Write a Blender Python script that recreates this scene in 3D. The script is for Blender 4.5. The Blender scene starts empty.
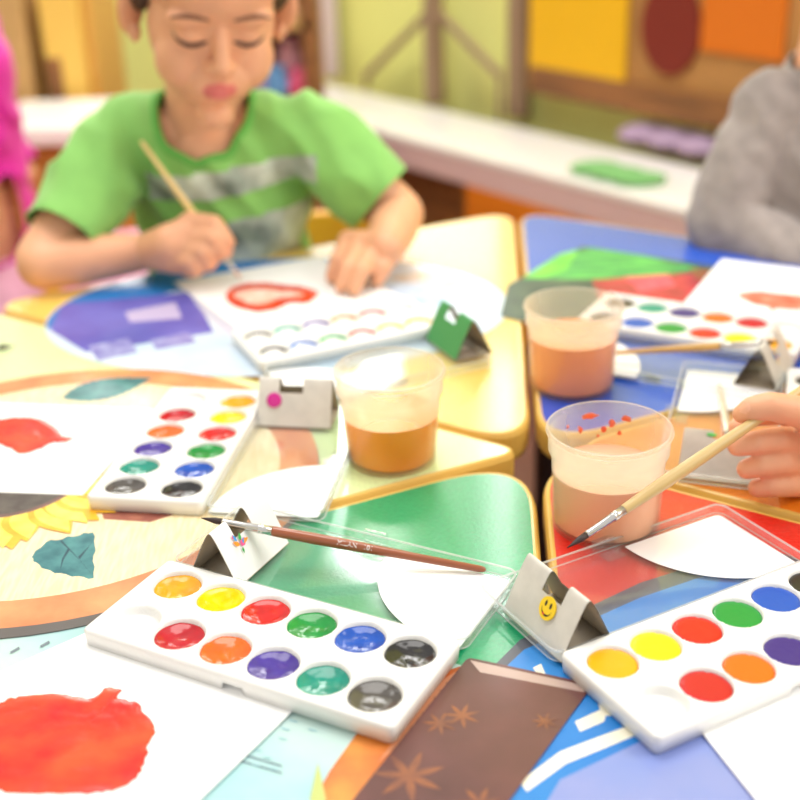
import bpy, bmesh, math, random
from mathutils import Vector as V, Matrix, noise
from mathutils.bvhtree import BVHTree
random.seed(7)
C = bpy.context.scene.collection
PI = math.pi
# ------------------------------------------------------------------ camera model
FPX, PITCH, ROLL, CAMH = 1255.33, 0.4343, -0.0315, 0.4136
FLOOR = -0.52
_fw = V((0, math.cos(PITCH), -math.sin(PITCH))); _up = V((0, math.sin(PITCH), math.cos(PITCH))); _ri = V((1, 0, 0))
RI = _ri*math.cos(ROLL) + _up*math.sin(ROLL)
UP = _up*math.cos(ROLL) - _ri*math.sin(ROLL)
CAM = V((0, 0, CAMH))
def ray(px, py): return _fw + RI*((px-400)/FPX) - UP*((py-400)/FPX)
def at(px, py, z=0.0):
    d = ray(px, py); return CAM + d*((z-CAMH)/d.z)
def aty(px, py, y):
    d = ray(px, py); return CAM + d*(y/d.y)
def atplane(px, py, p, n):
    d = ray(px, py); return CAM + d*((p-CAM).dot(n)/d.dot(n))
cam = bpy.data.objects.new('camera', bpy.data.cameras.new('camera')); C.objects.link(cam)
cam.matrix_world = Matrix(((RI.x, UP.x, -_fw.x, 0), (RI.y, UP.y, -_fw.y, 0), (RI.z, UP.z, -_fw.z, CAMH), (0, 0, 0, 1)))
cam.data.sensor_width = 36; cam.data.lens = 36*FPX/800; cam.data.clip_start = 0.02
cam.data.dof.use_dof = True; cam.data.dof.focus_distance = 0.73; cam.data.dof.aperture_fstop = 4.4; cam.data.dof.aperture_blades = 0
bpy.context.scene.camera = cam

# ------------------------------------------------------------------ materials
def lin(c):
    return tuple((x/255/12.92 if x/255 <= .04045 else ((x/255+.055)/1.055)**2.4) for x in c) + (1,)
MATS = {}
def mat(name, rgb, rough=.5, coat=0, metal=0, trans=0, bump=0, bscale=200, var=0, vscale=20, rgb2=None, stretch=None, sss=0, sheen=0, spec=.5, coatr=.08):
    if name in MATS: return MATS[name]
    m = bpy.data.materials.new(name); m.use_nodes = True; nt = m.node_tree; b = nt.nodes['Principled BSDF']
    b.inputs['Base Color'].default_value = lin(rgb); b.inputs['Roughness'].default_value = rough
    b.inputs['Metallic'].default_value = metal; b.inputs['Coat Weight'].default_value = coat; b.inputs['Coat Roughness'].default_value = coatr
    b.inputs['Specular IOR Level'].default_value = spec
    if sss:
        b.inputs['Subsurface Weight'].default_value = sss; b.inputs['Subsurface Radius'].default_value = (.012, .005, .003); b.inputs['Subsurface Scale'].default_value = 1
    if sheen: b.inputs['Sheen Weight'].default_value = sheen
    if var or rgb2 or bump:
        tc = nt.nodes.new('ShaderNodeTexCoord'); src = tc.outputs['Object']
        if stretch:
            mp = nt.nodes.new('ShaderNodeMapping'); mp.inputs['Scale'].default_value = stretch; nt.links.new(src, mp.inputs[0]); src = mp.outputs[0]
        if var or rgb2:
            n = nt.nodes.new('ShaderNodeTexNoise'); n.inputs['Scale'].default_value = vscale; n.inputs['Detail'].default_value = 5; nt.links.new(src, n.inputs['Vector'])
            r = nt.nodes.new('ShaderNodeValToRGB'); r.color_ramp.elements[0].position = .35; r.color_ramp.elements[1].position = .65
            c2 = rgb2 or tuple(max(0, min(255, x*(1-var))) for x in rgb)
            r.color_ramp.elements[0].color = lin(rgb); r.color_ramp.elements[1].color = lin(c2)
            nt.links.new(n.outputs['Fac'], r.inputs[0]); nt.links.new(r.outputs[0], b.inputs['Base Color'])
        if bump:
            n2 = nt.nodes.new('ShaderNodeTexNoise'); n2.inputs['Scale'].default_value = bscale; n2.inputs['Detail'].default_value = 3; nt.links.new(src, n2.inputs['Vector'])
            bp = nt.nodes.new('ShaderNodeBump'); bp.inputs['Strength'].default_value = bump; bp.inputs['Distance'].default_value = .002
            nt.links.new(n2.outputs['Fac'], bp.inputs['Height']); nt.links.new(bp.outputs[0], b.inputs['Normal'])
    MATS[name] = m; return m
def clear_mat(name, tint=(255, 255, 255), body=.08, edge=.5, gloss=.9, rough=.05, bodycol=(255, 255, 255), transl=True):
    """thin clear / milky plastic: see-through, a little scattering, fresnel shine"""
    if name in MATS: return MATS[name]
    m = bpy.data.materials.new(name); m.use_nodes = True; nt = m.node_tree; N = nt.nodes; L = nt.links
    out = N['Material Output']; N.remove(N['Principled BSDF'])
    tr = N.new('ShaderNodeBsdfTransparent'); tr.inputs[0].default_value = lin(tint)
    df = N.new('ShaderNodeBsdfDiffuse'); df.inputs[0].default_value = lin(bodycol)
    tl = N.new('ShaderNodeBsdfTranslucent'); tl.inputs[0].default_value = lin(bodycol)
    mb = N.new('ShaderNodeMixShader'); mb.inputs[0].default_value = .7; L.new(df.outputs[0], mb.inputs[1]); L.new(tl.outputs[0], mb.inputs[2])
    lw = N.new('ShaderNodeLayerWeight'); lw.inputs['Blend'].default_value = .35
    mr = N.new('ShaderNodeMapRange'); mr.inputs['To Min'].default_value = body; mr.inputs['To Max'].default_value = edge; L.new(lw.outputs['Facing'], mr.inputs[0])
    m1 = N.new('ShaderNodeMixShader'); L.new(mr.outputs[0], m1.inputs[0]); L.new(tr.outputs[0], m1.inputs[1]); L.new(mb.outputs[0], m1.inputs[2])
    gl = N.new('ShaderNodeBsdfGlossy'); gl.inputs['Roughness'].default_value = rough
    fr = N.new('ShaderNodeFresnel'); ge = N.new('ShaderNodeNewGeometry')
    io = N.new('ShaderNodeMapRange'); io.inputs['To Min'].default_value = 1.45; io.inputs['To Max'].default_value = 1/1.45   # same shine seen from either side of the skin
    L.new(ge.outputs['Backfacing'], io.inputs[0]); L.new(io.outputs[0], fr.inputs[0])
    mu = N.new('ShaderNodeMath'); mu.operation = 'MULTIPLY'; mu.inputs[1].default_value = gloss; L.new(fr.outputs[0], mu.inputs[0])
    m2 = N.new('ShaderNodeMixShader'); L.new(mu.outputs[0], m2.inputs[0]); L.new(m1.outputs[0], m2.inputs[1]); L.new(gl.outputs[0], m2.inputs[2])
    L.new(m2.outputs[0], out.inputs[0]); MATS[name] = m; return m

# ------------------------------------------------------------------ object helpers
def link(name, me, parent=None, mats=None):
    o = bpy.data.objects.new(name, me); C.objects.link(o)
    if parent is not None: o.parent = parent
    for m in (mats or []): me.materials.append(m)
    return o
def obj(name, bm, m, parent=None, smooth=False):
    me = bpy.data.meshes.new(name)
    bm.normal_update(); bm.to_mesh(me); bm.free()
    if smooth:
        for p in me.polygons: p.use_smooth = True
    return link(name, me, parent, m if isinstance(m, (list, tuple)) else [m])
def tag(o, label, cat, group=None, kind=None):
    o['label'] = label; o['category'] = cat
    if group: o['group'] = group
    if kind: o['kind'] = kind
    return o
def thing(name, label, cat, loc=(0, 0, 0), rz=0, group=None):
    o = bpy.data.objects.new(name, None); C.objects.link(o); o.empty_display_size = .02
    o.location = loc; o.rotation_euler = (0, 0, rz)
    return tag(o, label, cat, group)
def struct(o): o['kind'] = 'structure'; return o
def dup(root):
    def rec(o, par):
        c = o.copy(); C.objects.link(c)
        if par is not None: c.parent = par
        for ch in KIDS(o): rec(ch, c)
        return c
    return rec(root, None)
def KIDS(o): return [x for x in list(C.objects) if x.parent == o]
def box(bm, c, s, rot=None, mi=0, bev=0):
    r = bmesh.ops.create_cube(bm, size=1)
    vs = r['verts']; M = Matrix.Translation(V(c)) @ (rot.to_4x4() if rot else Matrix()) @ Matrix.Diagonal((*s, 1))
    bmesh.ops.transform(bm, matrix=M, verts=vs)
    fs = list({f for v in vs for f in v.link_faces})
    for f in fs: f.material_index = mi
    if bev:
        es = list({e for v in vs for e in v.link_edges})
        bmesh.ops.bevel(bm, geom=es, offset=bev, segments=3, affect='EDGES', profile=.5)
def prism(bm, pts, z0, z1, mi=0, mside=None):
    """closed slab from a 2D outline"""
    a = [bm.verts.new((p[0], p[1], z0)) for p in pts]; b = [bm.verts.new((p[0], p[1], z1)) for p in pts]
    f = bm.faces.new(b); f.material_index = mi
    if f.normal.z == 0: f.normal_update()
    f.normal_update(); flip = f.normal.z < 0
    g = bm.faces.new(list(reversed(a))); g.material_index = mi
    if flip: f.normal_flip(); g.normal_flip()
    n = len(pts)
    for i in range(n):
        j = (i+1) % n; h = bm.faces.new((a[i], a[j], b[j], b[i]) if not flip else (b[i], b[j], a[j], a[i])); h.material_index = mi if mside is None else mside
def lathe(bm, prof, n=64, M=None, cap=False, mi=0):
    rings = []
    for r, z in prof:
        rings.append([bm.verts.new((r*math.cos(2*PI*k/n), r*math.sin(2*PI*k/n), z)) for k in range(n)])
    for a, b in zip(rings, rings[1:]):
        for k in range(n):
            f = bm.faces.new((a[k], a[(k+1) % n], b[(k+1) % n], b[k])); f.material_index = mi
    if cap:
        bm.faces.new(list(reversed(rings[0]))).material_index = mi; bm.faces.new(rings[-1]).material_index = mi
    if M is not None: bmesh.ops.transform(bm, matrix=M, verts=[v for r in rings for v in r])
def frame_z(d):
    return V(d).normalized().to_track_quat('Z', 'Y').to_matrix()
def tube(bm, pts, rad, n=10, mi=0):
    rings = []; pts = [V(p) for p in pts]
    for i, p in enumerate(pts):
        d = (pts[min(i+1, len(pts)-1)] - pts[max(i-1, 0)]); Q = frame_z(d)
        r = rad[i] if isinstance(rad, (list, tuple)) else rad
        rings.append([bm.verts.new(p + Q @ V((r*math.cos(2*PI*k/n), r*math.sin(2*PI*k/n), 0))) for k in range(n)])
    for a, b in zip(rings, rings[1:]):
        for k in range(n): bm.faces.new((a[k], a[(k+1) % n], b[(k+1) % n], b[k])).material_index = mi
    bm.faces.new(list(reversed(rings[0]))).material_index = mi; bm.faces.new(rings[-1]).material_index = mi
def rrect(x0, y0, x1, y1, r, n=6):
    out = []
    for cx, cy, a in ((x1-r, y1-r, 0), (x0+r, y1-r, PI/2), (x0+r, y0+r, PI), (x1-r, y0+r, 3*PI/2)):
        for k in range(n+1):
            t = a + PI/2*k/n; out.append((cx+r*math.cos(t), cy+r*math.sin(t)))
    return out
def round_poly(pts, rads, n=8):
    out = []; m = len(pts)
    for i in range(m):
        p = V(pts[i][:2]); a = (V(pts[i-1][:2])-p); b = (V(pts[(i+1) % m][:2])-p); r = rads[i]
        if r <= 0: out.append((p.x, p.y)); continue
        ang = a.angle(b); d = min(r/math.tan(ang/2), a.length*.45, b.length*.45)
        s = p+a.normalized()*d; e = p+b.normalized()*d
        for k in range(n+1):
            t = k/n; q = s*(1-t)**2 + p*2*t*(1-t) + e*t*t; out.append((q.x, q.y))
    return out
def offset_poly(pts, d):
    """shrink an outline (ccw or cw) inwards by d"""
    n = len(pts); A = sum(pts[i][0]*pts[(i+1) % n][1]-pts[(i+1) % n][0]*pts[i][1] for i in range(n))
    s = 1 if A > 0 else -1; out = []
    for i in range(n):
        p = V(pts[i]); t = (V(pts[(i+1) % n])-V(pts[i-1])).normalized(); nr = V((-t.y, t.x))*s; q = p+nr*d; out.append((q.x, q.y))
    return out
def xy(p): return (p.x, p.y)

# ------------------------------------------------------------------ blob bodies (voxel union)
class Blob:
    def __init__(s): s.bm = bmesh.new()
    def ell(s, c, r, M=None, seg=24):
        res = bmesh.ops.create_icosphere(s.bm, subdivisions=3, radius=1)
        T = Matrix.Translation(V(c)) @ (M.to_4x4() if M else Matrix()) @ Matrix.Diagonal((*(r if hasattr(r, '__len__') else (r, r, r)), 1))
        bmesh.ops.transform(s.bm, matrix=T, verts=res['verts'])
    def cap(s, p, r, q, t):
        p, q = V(p), V(q); s.ell(p, r); s.ell(q, t)
        if (q-p).length < 1e-4: return
        Q = frame_z(q-p); n = 20
        a = [s.bm.verts.new(p+Q @ V((r*math.cos(2*PI*k/n), r*math.sin(2*PI*k/n), 0))) for k in range(n)]
        b = [s.bm.verts.new(q+Q @ V((t*math.cos(2*PI*k/n), t*math.sin(2*PI*k/n), 0))) for k in range(n)]
        for k in range(n): s.bm.faces.new((a[k], a[(k+1) % n], b[(k+1) % n], b[k]))
        s.bm.faces.new(list(reversed(a))); s.bm.faces.new(b)
    def chain(s, l):
        for (p, r), (q, t) in zip(l, l[1:]): s.cap(p, r, q, t)
    def mesh(s, name, voxel=.003, smooth=6):
        me = bpy.data.meshes.new(name); s.bm.to_mesh(me); s.bm.free()
        o = bpy.data.objects.new('tmp', me); C.objects.link(o)
        m = o.modifiers.new('r', 'REMESH'); m.mode = 'VOXEL'; m.voxel_size = voxel; m.use_smooth_shade = True
        m2 = o.modifiers.new('s', 'SMOOTH'); m2.iterations = smooth; m2.factor = .5
        dg = bpy.context.evaluated_depsgraph_get(); dg.update()
        out = bpy.data.meshes.new_from_object(o.evaluated_get(dg)); out.name = name
        bpy.data.objects.remove(o); bpy.data.meshes.remove(me)
        for p in out.polygons: p.use_smooth = True
        return out

# ================================================================== SETTING
WHITE = mat('white_plastic', (236, 235, 233), .38, coat=.2)
bm = bmesh.new(); box(bm, (0, 1.0, FLOOR-.02), (7, 7, .04)); struct(obj('floor', bm, mat('floor_brown', (112, 70, 56), .45, var=.12, vscale=4)))
BZ = -.17                                           # top of the low bench along the back wall
P1, P2 = at(330, 84, BZ), at(700, 168, BZ); WD = (P2-P1); WD.z = 0; WD.normalize(); WN = V((-WD.y, WD.x, 0))
if WN.y < 0: WN = -WN
WALLP = P1 + WN*.10
WR = Matrix((( WD.x, WN.x, 0), (WD.y, WN.y, 0), (0, 0, 1)))      # columns: along wall, into wall, up
def wl(a, b, z): return P1 + WD*a + WN*b + V((0, 0, z-P1.z))
def wp(px, py, b=.0):                                # point on the plane b metres behind the bench back line
    return atplane(px, py, P1+WN*b, WN)
def walong(p): return (p-P1).dot(WD)
bm = bmesh.new()
def adir(px, py=500):
    d = ray(px, py); d = V((d.x, d.y, 0)); return walong(CAM + d*((P1+WN*.13-CAM).dot(WN)/d.dot(WN)))
ZW0, ZM, ZW1 = .36, .70, 1.75
WIN = [(-2.1, -1.32, ZW0, ZW1), (-1.24, -.42, ZW0, ZW1), (adir(330), adir(512), ZW0, ZM-.04), (adir(330), adir(418), ZM+.04, ZW1), (adir(488), adir(530), ZM+.04, ZW1)]   # openings along the back wall
# wall built around its windows
def wall_piece(a0, a1, z0, z1): box(bm, wl((a0+a1)/2, .13, (z0+z1)/2), (a1-a0, .06, z1-z0), WR)
wall_piece(-3.2, 2.2, FLOOR, ZW0); wall_piece(-3.2, 2.2, ZW1, 2.1)
ed = [-3.2]+[x for w in WIN[:2] for x in w[:2]]+[WIN[2][0], WIN[4][1], 2.2]
for i in range(0, len(ed), 2): wall_piece(ed[i], ed[i+1], ZW0, ZW1)
wall_piece(WIN[2][0], WIN[2][1], ZM-.04, ZM+.04); wall_piece(WIN[3][1], WIN[4][0], ZM+.04, ZW1); wall_piece(WIN[2][1], WIN[4][1], ZW0, ZM+.04)
struct(obj('wall_back', bm, mat('wall_yellow_green', (234, 238, 146), .8)))
def pane_mat(name, k):
    m = bpy.data.materials.new(name); m.use_nodes = True; nt = m.node_tree; nt.nodes.remove(nt.nodes['Principled BSDF'])
    em = nt.nodes.new('ShaderNodeEmission'); em.inputs[0].default_value = (1, .98, .95, 1); em.inputs[1].default_value = k
    nt.links.new(em.outputs[0], nt.nodes['Material Output'].inputs[0]); return m
SKYP, LOWP = pane_mat('daylight_pane', 12), pane_mat('daylight_pane_low', 4)       # low panes look out on ground, not sky
for i, (a0, a1, z0_, z1_) in enumerate(WIN):
    r = bpy.data.objects.new('window_%d' % (i+1), None); C.objects.link(r); struct(r); r.location = wl((a0+a1)/2, .13, z0_)
    r.rotation_euler = (0, 0, math.atan2(WD.y, WD.x))
    w, h = a1-a0, z1_-z0_
    bm = bmesh.new(); box(bm, (0, .02, h/2), (w, .01, h)); obj('pane', bm, LOWP if i == 2 else SKYP, r)
    bm = bmesh.new()
    for x in ((-w/2+.02, 0, w/2-.02) if w > .5 and h > .5 else (-w/2+.01, w/2-.01)): box(bm, (x, -.01, h/2), (.045 if w > .5 and h > .5 else .02, .05, h))
    for z in ((.02, h*.55, h-.02) if w > .5 and h > .5 else (.01, h-.01)): box(bm, (0, -.01, z), (w, .05, .045 if w > .5 and h > .5 else .02))
    obj('window_frame', bm, WHITE, r)
bm = bmesh.new(); box(bm, (-2.6, .8, .78), (.06, 5.5, 2.6)); struct(obj('wall_left', bm, mat('wall_cream', (240, 228, 190), .8)))
bm = bmesh.new(); box(bm, (2.3, -.3, .78), (.06, 3.6, 2.6)); struct(obj('wall_right', bm, mat('wall_cream', (240, 228, 190), .8)))

# ---- low bench / shelf along the wall
MAUVE = mat('mauve_laminate', (226, 196, 196), .5); ORANGE = mat('orange_laminate', (226, 128, 28), .45, coat=.1)
BROWN = mat('brown_wood', (150, 98, 52), .55, var=.2, vscale=6, stretch=(1, 1, 8)); TAN = mat('tan_wood', (205, 160, 96), .55, var=.15, vscale=6, stretch=(1, 1, 8))
LAV = mat('lavender_paint', (222, 204, 212), .5); GREY = mat('grey_brown_paint', (150, 122, 96), .5)
Pf = at(330, 122, BZ); Pf2 = at(690, 205, BZ)
dep = -((Pf-P1).dot(WN)+(Pf2-P1).dot(WN))/2
b = thing('low_cabinet', 'long low cabinet with white top and orange doors along the back wall', 'cabinet', wl(0, 0, FLOOR), math.atan2(WD.y, WD.x))
L0, L1 = -.03, 1.7; 
bm = bmesh.new(); box(bm, ((L0+L1)/2, -dep/2, BZ-FLOOR-.0075), (L1-L0, dep, .015), bev=.003); obj('worktop', bm, mat('white_laminate', (250, 248, 246), .3, coat=.3), b)
bm = bmesh.new(); box(bm, ((L0+L1)/2, -dep+.012, BZ-FLOOR-.040), (L1-L0-.01, .02, .049), bev=.003); obj('front_rail', bm, MAUVE, b)
bm = bmesh.new(); box(bm, ((L0+L1)/2, -dep/2+.02, (BZ-FLOOR-.058)/2), (L1-L0-.03, dep-.05, BZ-FLOOR-.058)); obj('carcass', bm, BROWN, b)
da = walong(at(432, 190, BZ-.06)); w_ = .30
for k in range(5):
    bm = bmesh.new(); box(bm, (da+w_*(k+.5), -dep+.01, (BZ-FLOOR-.058)/2), (w_-.012, .018, BZ-FLOOR-.07), bev=.003); d = obj('door', bm, ORANGE, b)
    bm = bmesh.new(); lathe(bm, [(.006, 0), (.006, .012), (.011, .016), (.011, .022), (.004, .025)], 16, Matrix.Translation((da+w_*(k+.85), -dep, .2)) @ Matrix.Rotation(PI/2, 4, 'X'), cap=True); obj('knob', bm, GREY, d)

# ---- posts, folding stand, display boards against the wall
def wbox(name, px0, py0, px1, py1, thick, b, m, parent=None, bev=.003):
    p, q = wp(px0, py0, b), wp(px1, py1, b); a0, a1 = sorted((walong(p), walong(q))); z0, z1 = sorted((p.z, q.z))
    bm = bmesh.new(); box(bm, wl((a0+a1)/2, b-thick/2, (z0+z1)/2), (a1-a0, thick, z1-z0), WR, bev=bev); o = obj(name, bm, m)
    if parent is not None: o.parent = parent
    return o
def post(px, w, label, m, b=.06, top=.30):
    p = wp(px, 60, b); a = walong(p); bm = bmesh.new(); box(bm, wl(a, b, (BZ+top)/2+.001), (w, .03, top-BZ), WR, bev=.004)
    return tag(obj('wooden_post', bm, m), label, 'post', None)
post(328, .062, 'pale lavender upright post rising from the white cabinet top beside the toys', LAV)
post(519, .045, 'brown grey upright post between the yellow green wall and the yellow card', GREY)
sp = wp(434, 60, .03); sa = walong(sp)
b = thing('folding_stand', 'grey brown folding stand with two slanted braces against the yellow green wall', 'stand', wl(sa, .03, BZ), math.atan2(WD.y, WD.x))
bm = bmesh.new(); box(bm, (0, 0, .22), (.038, .03, .44), bev=.004); obj('post', bm, GREY, b)
for px, s in ((366, -1), (500, 1)):
    e = wp(px, 76, .03); da_ = walong(e)-sa; t0 = V((0, 0, wp(434, 8, .03).z-BZ+.0)); t1 = V((da_, 0, e.z-BZ))
    bm = bmesh.new(); tube(bm, [t0, t1], .009, 10); obj('brace', bm, GREY, b)
    bm = bmesh.new(); tube(bm, [t1, V((t1.x, 0, .0))], .006, 10); obj('foot', bm, GREY, b)
dbd = thing('display_board', 'tan wooden display board with yellow, dark red and orange shapes behind the cabinet top', 'display board', wl(walong(wp(650, 60, .05)), .05, BZ))
def dchild(name, *a):
    o = wbox(name, *a); o.parent = dbd; o.matrix_parent_inverse = Matrix.Translation(-dbd.location); return o
dchild('board', 534, -60, 900, 160, .012, .062, mat('board_tan', (190, 136, 74), .6, var=.15, vscale=5))
dchild('yellow_card', 533, -40, 626, 86, .008, .048, mat('yellow_card', (236, 182, 0), .6))
dchild('orange_card', 708, -40, 784, 62, .008, .048, mat('orange_card', (216, 112, 0), .6))
dchild('kick_strip', 534, 92, 900, 128, .012, .05, BROWN)
c = wp(671, 28, .045); rr = (wp(700, 28, .045)-wp(642, 28, .045)).length/2
bm = bmesh.new(); lathe(bm, [(.0001, -.004), (rr, -.004), (rr, .004), (.0001, .004)], 48, Matrix.Translation(c) @ WR.to_4x4() @ Matrix.Rotation(PI/2, 4, 'X') @ Matrix.Diagonal((1, 1.25, 1, 1)))
o = obj('red_disc', bm, mat('dark_red_card', (122, 30, 12), .6)); o.parent = dbd; o.matrix_parent_inverse = Matrix.Translation(-dbd.location)
# things on the cabinet top
def blobthing(name, label, cat, parts, m, vox=.004, kind=None):
    B = Blob()
    for c_, r_ in parts: B.ell(c_, r_)
    me = B.mesh(name, vox, 4); return tag(link(name, me, None, [m]), label, cat)
c0 = at(617, 178, BZ); Mg = V((0, 0, .012))
blobthing('felt_pad', 'green rounded felt pad lying on the white cabinet top', 'pad', [(c0+Mg*.8+WD*x, (.05, .035, .010)) for x in (-.05, 0, .05)], mat('green_felt', (120, 180, 110), .8))
c0 = at(668, 150, BZ)
blobthing('folded_cloth', 'purple grey folded cloth lying at the back of the cabinet top', 'cloth', [(c0+V((0, 0, .022))+WD*x, (.06, .04, .022)) for x in (-.05, .02, .09)], mat('purple_cloth', (176, 150, 178), .9))
# toys right of the boy's head: on a brown shelf unit
sh = thing('shelf_unit', 'brown wooden shelf unit holding toys behind the boy in green', 'shelf', at(255, 100, BZ+.0))
def shbox(name, px0, py0, px1, py1, y, th, m, bev=.004):
    p, q = aty(px0, py0, y), aty(px1, py1, y); bm = bmesh.new()
    box(bm, ((p.x+q.x)/2, y, (p.z+q.z)/2), (abs(q.x-p.x), th, abs(p.z-q.z)), bev=bev); o = obj(name, bm, m, sh); o.matrix_parent_inverse = Matrix.Translation(-sh.location); return o
YS = 2.60
p = aty(236, 95, YS); q = aty(316, 95, YS)
zt = p.z
for nm, a, c_ in (('side_panel', p.x-.0, .03), ('side_panel', q.x, .03)):
    bm = bmesh.new(); box(bm, (a, YS, (FLOOR+.25)/2), (c_, .2, .25-FLOOR)); o = obj(nm, bm, BROWN, sh); o.matrix_parent_inverse = Matrix.Translation(-sh.location)
for z in (zt, zt+.16, zt-.22):
    bm = bmesh.new(); box(bm, ((p.x+q.x)/2, YS, z-.01), (q.x-p.x, .2, .02)); o = obj('shelf_board', bm, TAN, sh); o.matrix_parent_inverse = Matrix.Translation(-sh.location)
bm = bmesh.new(); box(bm, ((p.x+q.x)/2, YS+.1, (FLOOR+.25)/2), (q.x-p.x, .012, .25-FLOOR)); o = obj('back_panel', bm, BROWN, sh); o.matrix_parent_inverse = Matrix.Translation(-sh.location)
for px, py, r, rgb, nm in ((276, 76, .028, (96, 150, 200), 'blue'), (299, 78, .026, (224, 92, 130), 'pink'), (290, 48, .032, (214, 160, 170), 'pale pink'), (262, 84, .02, (150, 110, 170), 'purple')):
    if nm == 'pale pink': c_ = aty(px, py, YS-.03); c_.z = zt+.075
    else: c_ = aty(px, py, YS-.06); c_.z = zt+r*.8+.003
    B = Blob(); B.ell(c_, (r, r*.8, r)); B.ell(c_+V((0, -.004, r*.85)), r*.62); B.ell(c_+V((-r*.45, 0, r*1.35)), r*.25); B.ell(c_+V((r*.45, 0, r*1.35)), r*.25)
    if nm == 'pale pink': B.cap(V((c_.x, c_.y, zt+.024)), .02, c_, .024)
    tag(link('toy_figure', B.mesh('toy_figure', .004, 3), None, [mat('toy_'+nm, rgb, .4)]), '%s rounded toy on the brown shelf behind the boy in green' % nm, 'toy', 'toys on the shelf')

# ---- left background: cupboard and white shelf
YL = 2.45
def lbox(name, px0, py0, px1, py1, y, th, m, parent, bev=.004):
    p, q = aty(px0, py0, y), aty(px1, py1, y); bm = bmesh.new()
    box(bm, ((p.x+q.x)/2, y+th/2, (p.z+q.z)/2), (abs(q.x-p.x), th, abs(p.z-q.z)), bev=bev)
    o = obj(name, bm, m, parent); o.matrix_parent_inverse = Matrix.Translation(-parent.location); return o
cb = thing('cupboard', 'tan wooden cupboard with brown doors beside the person in magenta', 'cupboard', (aty(40, 100, YL).x, YL, FLOOR))
lbox('door', -60, -30, 70, 330, YL, .25, mat('cupboard_tan', (204, 164, 104), .5, var=.1, vscale=5), cb)
lbox('side_panel', 72, -30, 84, 330, YL-.01, .25, mat('cupboard_yellow', (226, 186, 88), .5), cb)
lbox('edge_trim', 86, -30, 103, 330, YL+.02, .25, mat('cupboard_ochre', (206, 156, 72), .5), cb)
lbox('inset', 44, 58, 68, 112, YL-.012, .02, BROWN, cb)
wsf = thing('side_shelf', 'white topped side shelf with ochre front behind the boy\'s shoulder', 'shelf', (aty(70, 130, YL-.35).x, YL-.35, FLOOR))
p, q = aty(36, 138, YL-.3), aty(150, 138, YL-.3)
bm = bmesh.new(); box(bm, ((p.x+q.x)/2-.04, YL-.17, p.z), (q.x-p.x+.1, .26, .03), bev=.004); o = obj('shelf_top', bm, mat('white_laminate', (250, 248, 246), .3), wsf); o.matrix_parent_inverse = Matrix.Translation(-wsf.location)
bm = bmesh.new(); box(bm, ((p.x+q.x)/2-.04, YL-.15, (p.z-.016+FLOOR)/2), (q.x-p.x+.06, .22, p.z-.016-FLOOR)); o = obj('front_panel', bm, mat('cupboard_ochre2', (206, 140, 60), .5), wsf); o.matrix_parent_inverse = Matrix.Translation(-wsf.location)

# ================================================================== TABLES (six petals round a gap)
HX = V((0.0962, 0.7991)); PHI = 0.45054
BAND = mat('table_edge_yellow', (226, 186, 92), .4, coat=.2); LEGM = mat('table_leg_dark', (84, 62, 58), .4, metal=.2)
def direction(k): a = PHI+k*PI/3; return V((math.cos(a), math.sin(a)))
SIDE = .60
TABLES = [('orange', 5, (238, 132, 24)), ('blue', 0, (22, 88, 206)), ('yellow', 1, (250, 212, 104)), ('pale lime', 2, (224, 246, 182)), ('green', 3, (0, 160, 104)), ('red', 4, (222, 26, 16))]
DESC = {'orange': 'orange topped wedge table under the hand holding a brush', 'blue': 'blue topped wedge table in front of the child in grey', 'yellow': 'yellow topped wedge table in front of the boy in green',
        'pale lime': 'pale lime topped wedge table under the left paint box', 'green': 'green topped wedge table under the brown handled brush', 'red': 'red topped wedge table under the cup nearest the camera'}
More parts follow.
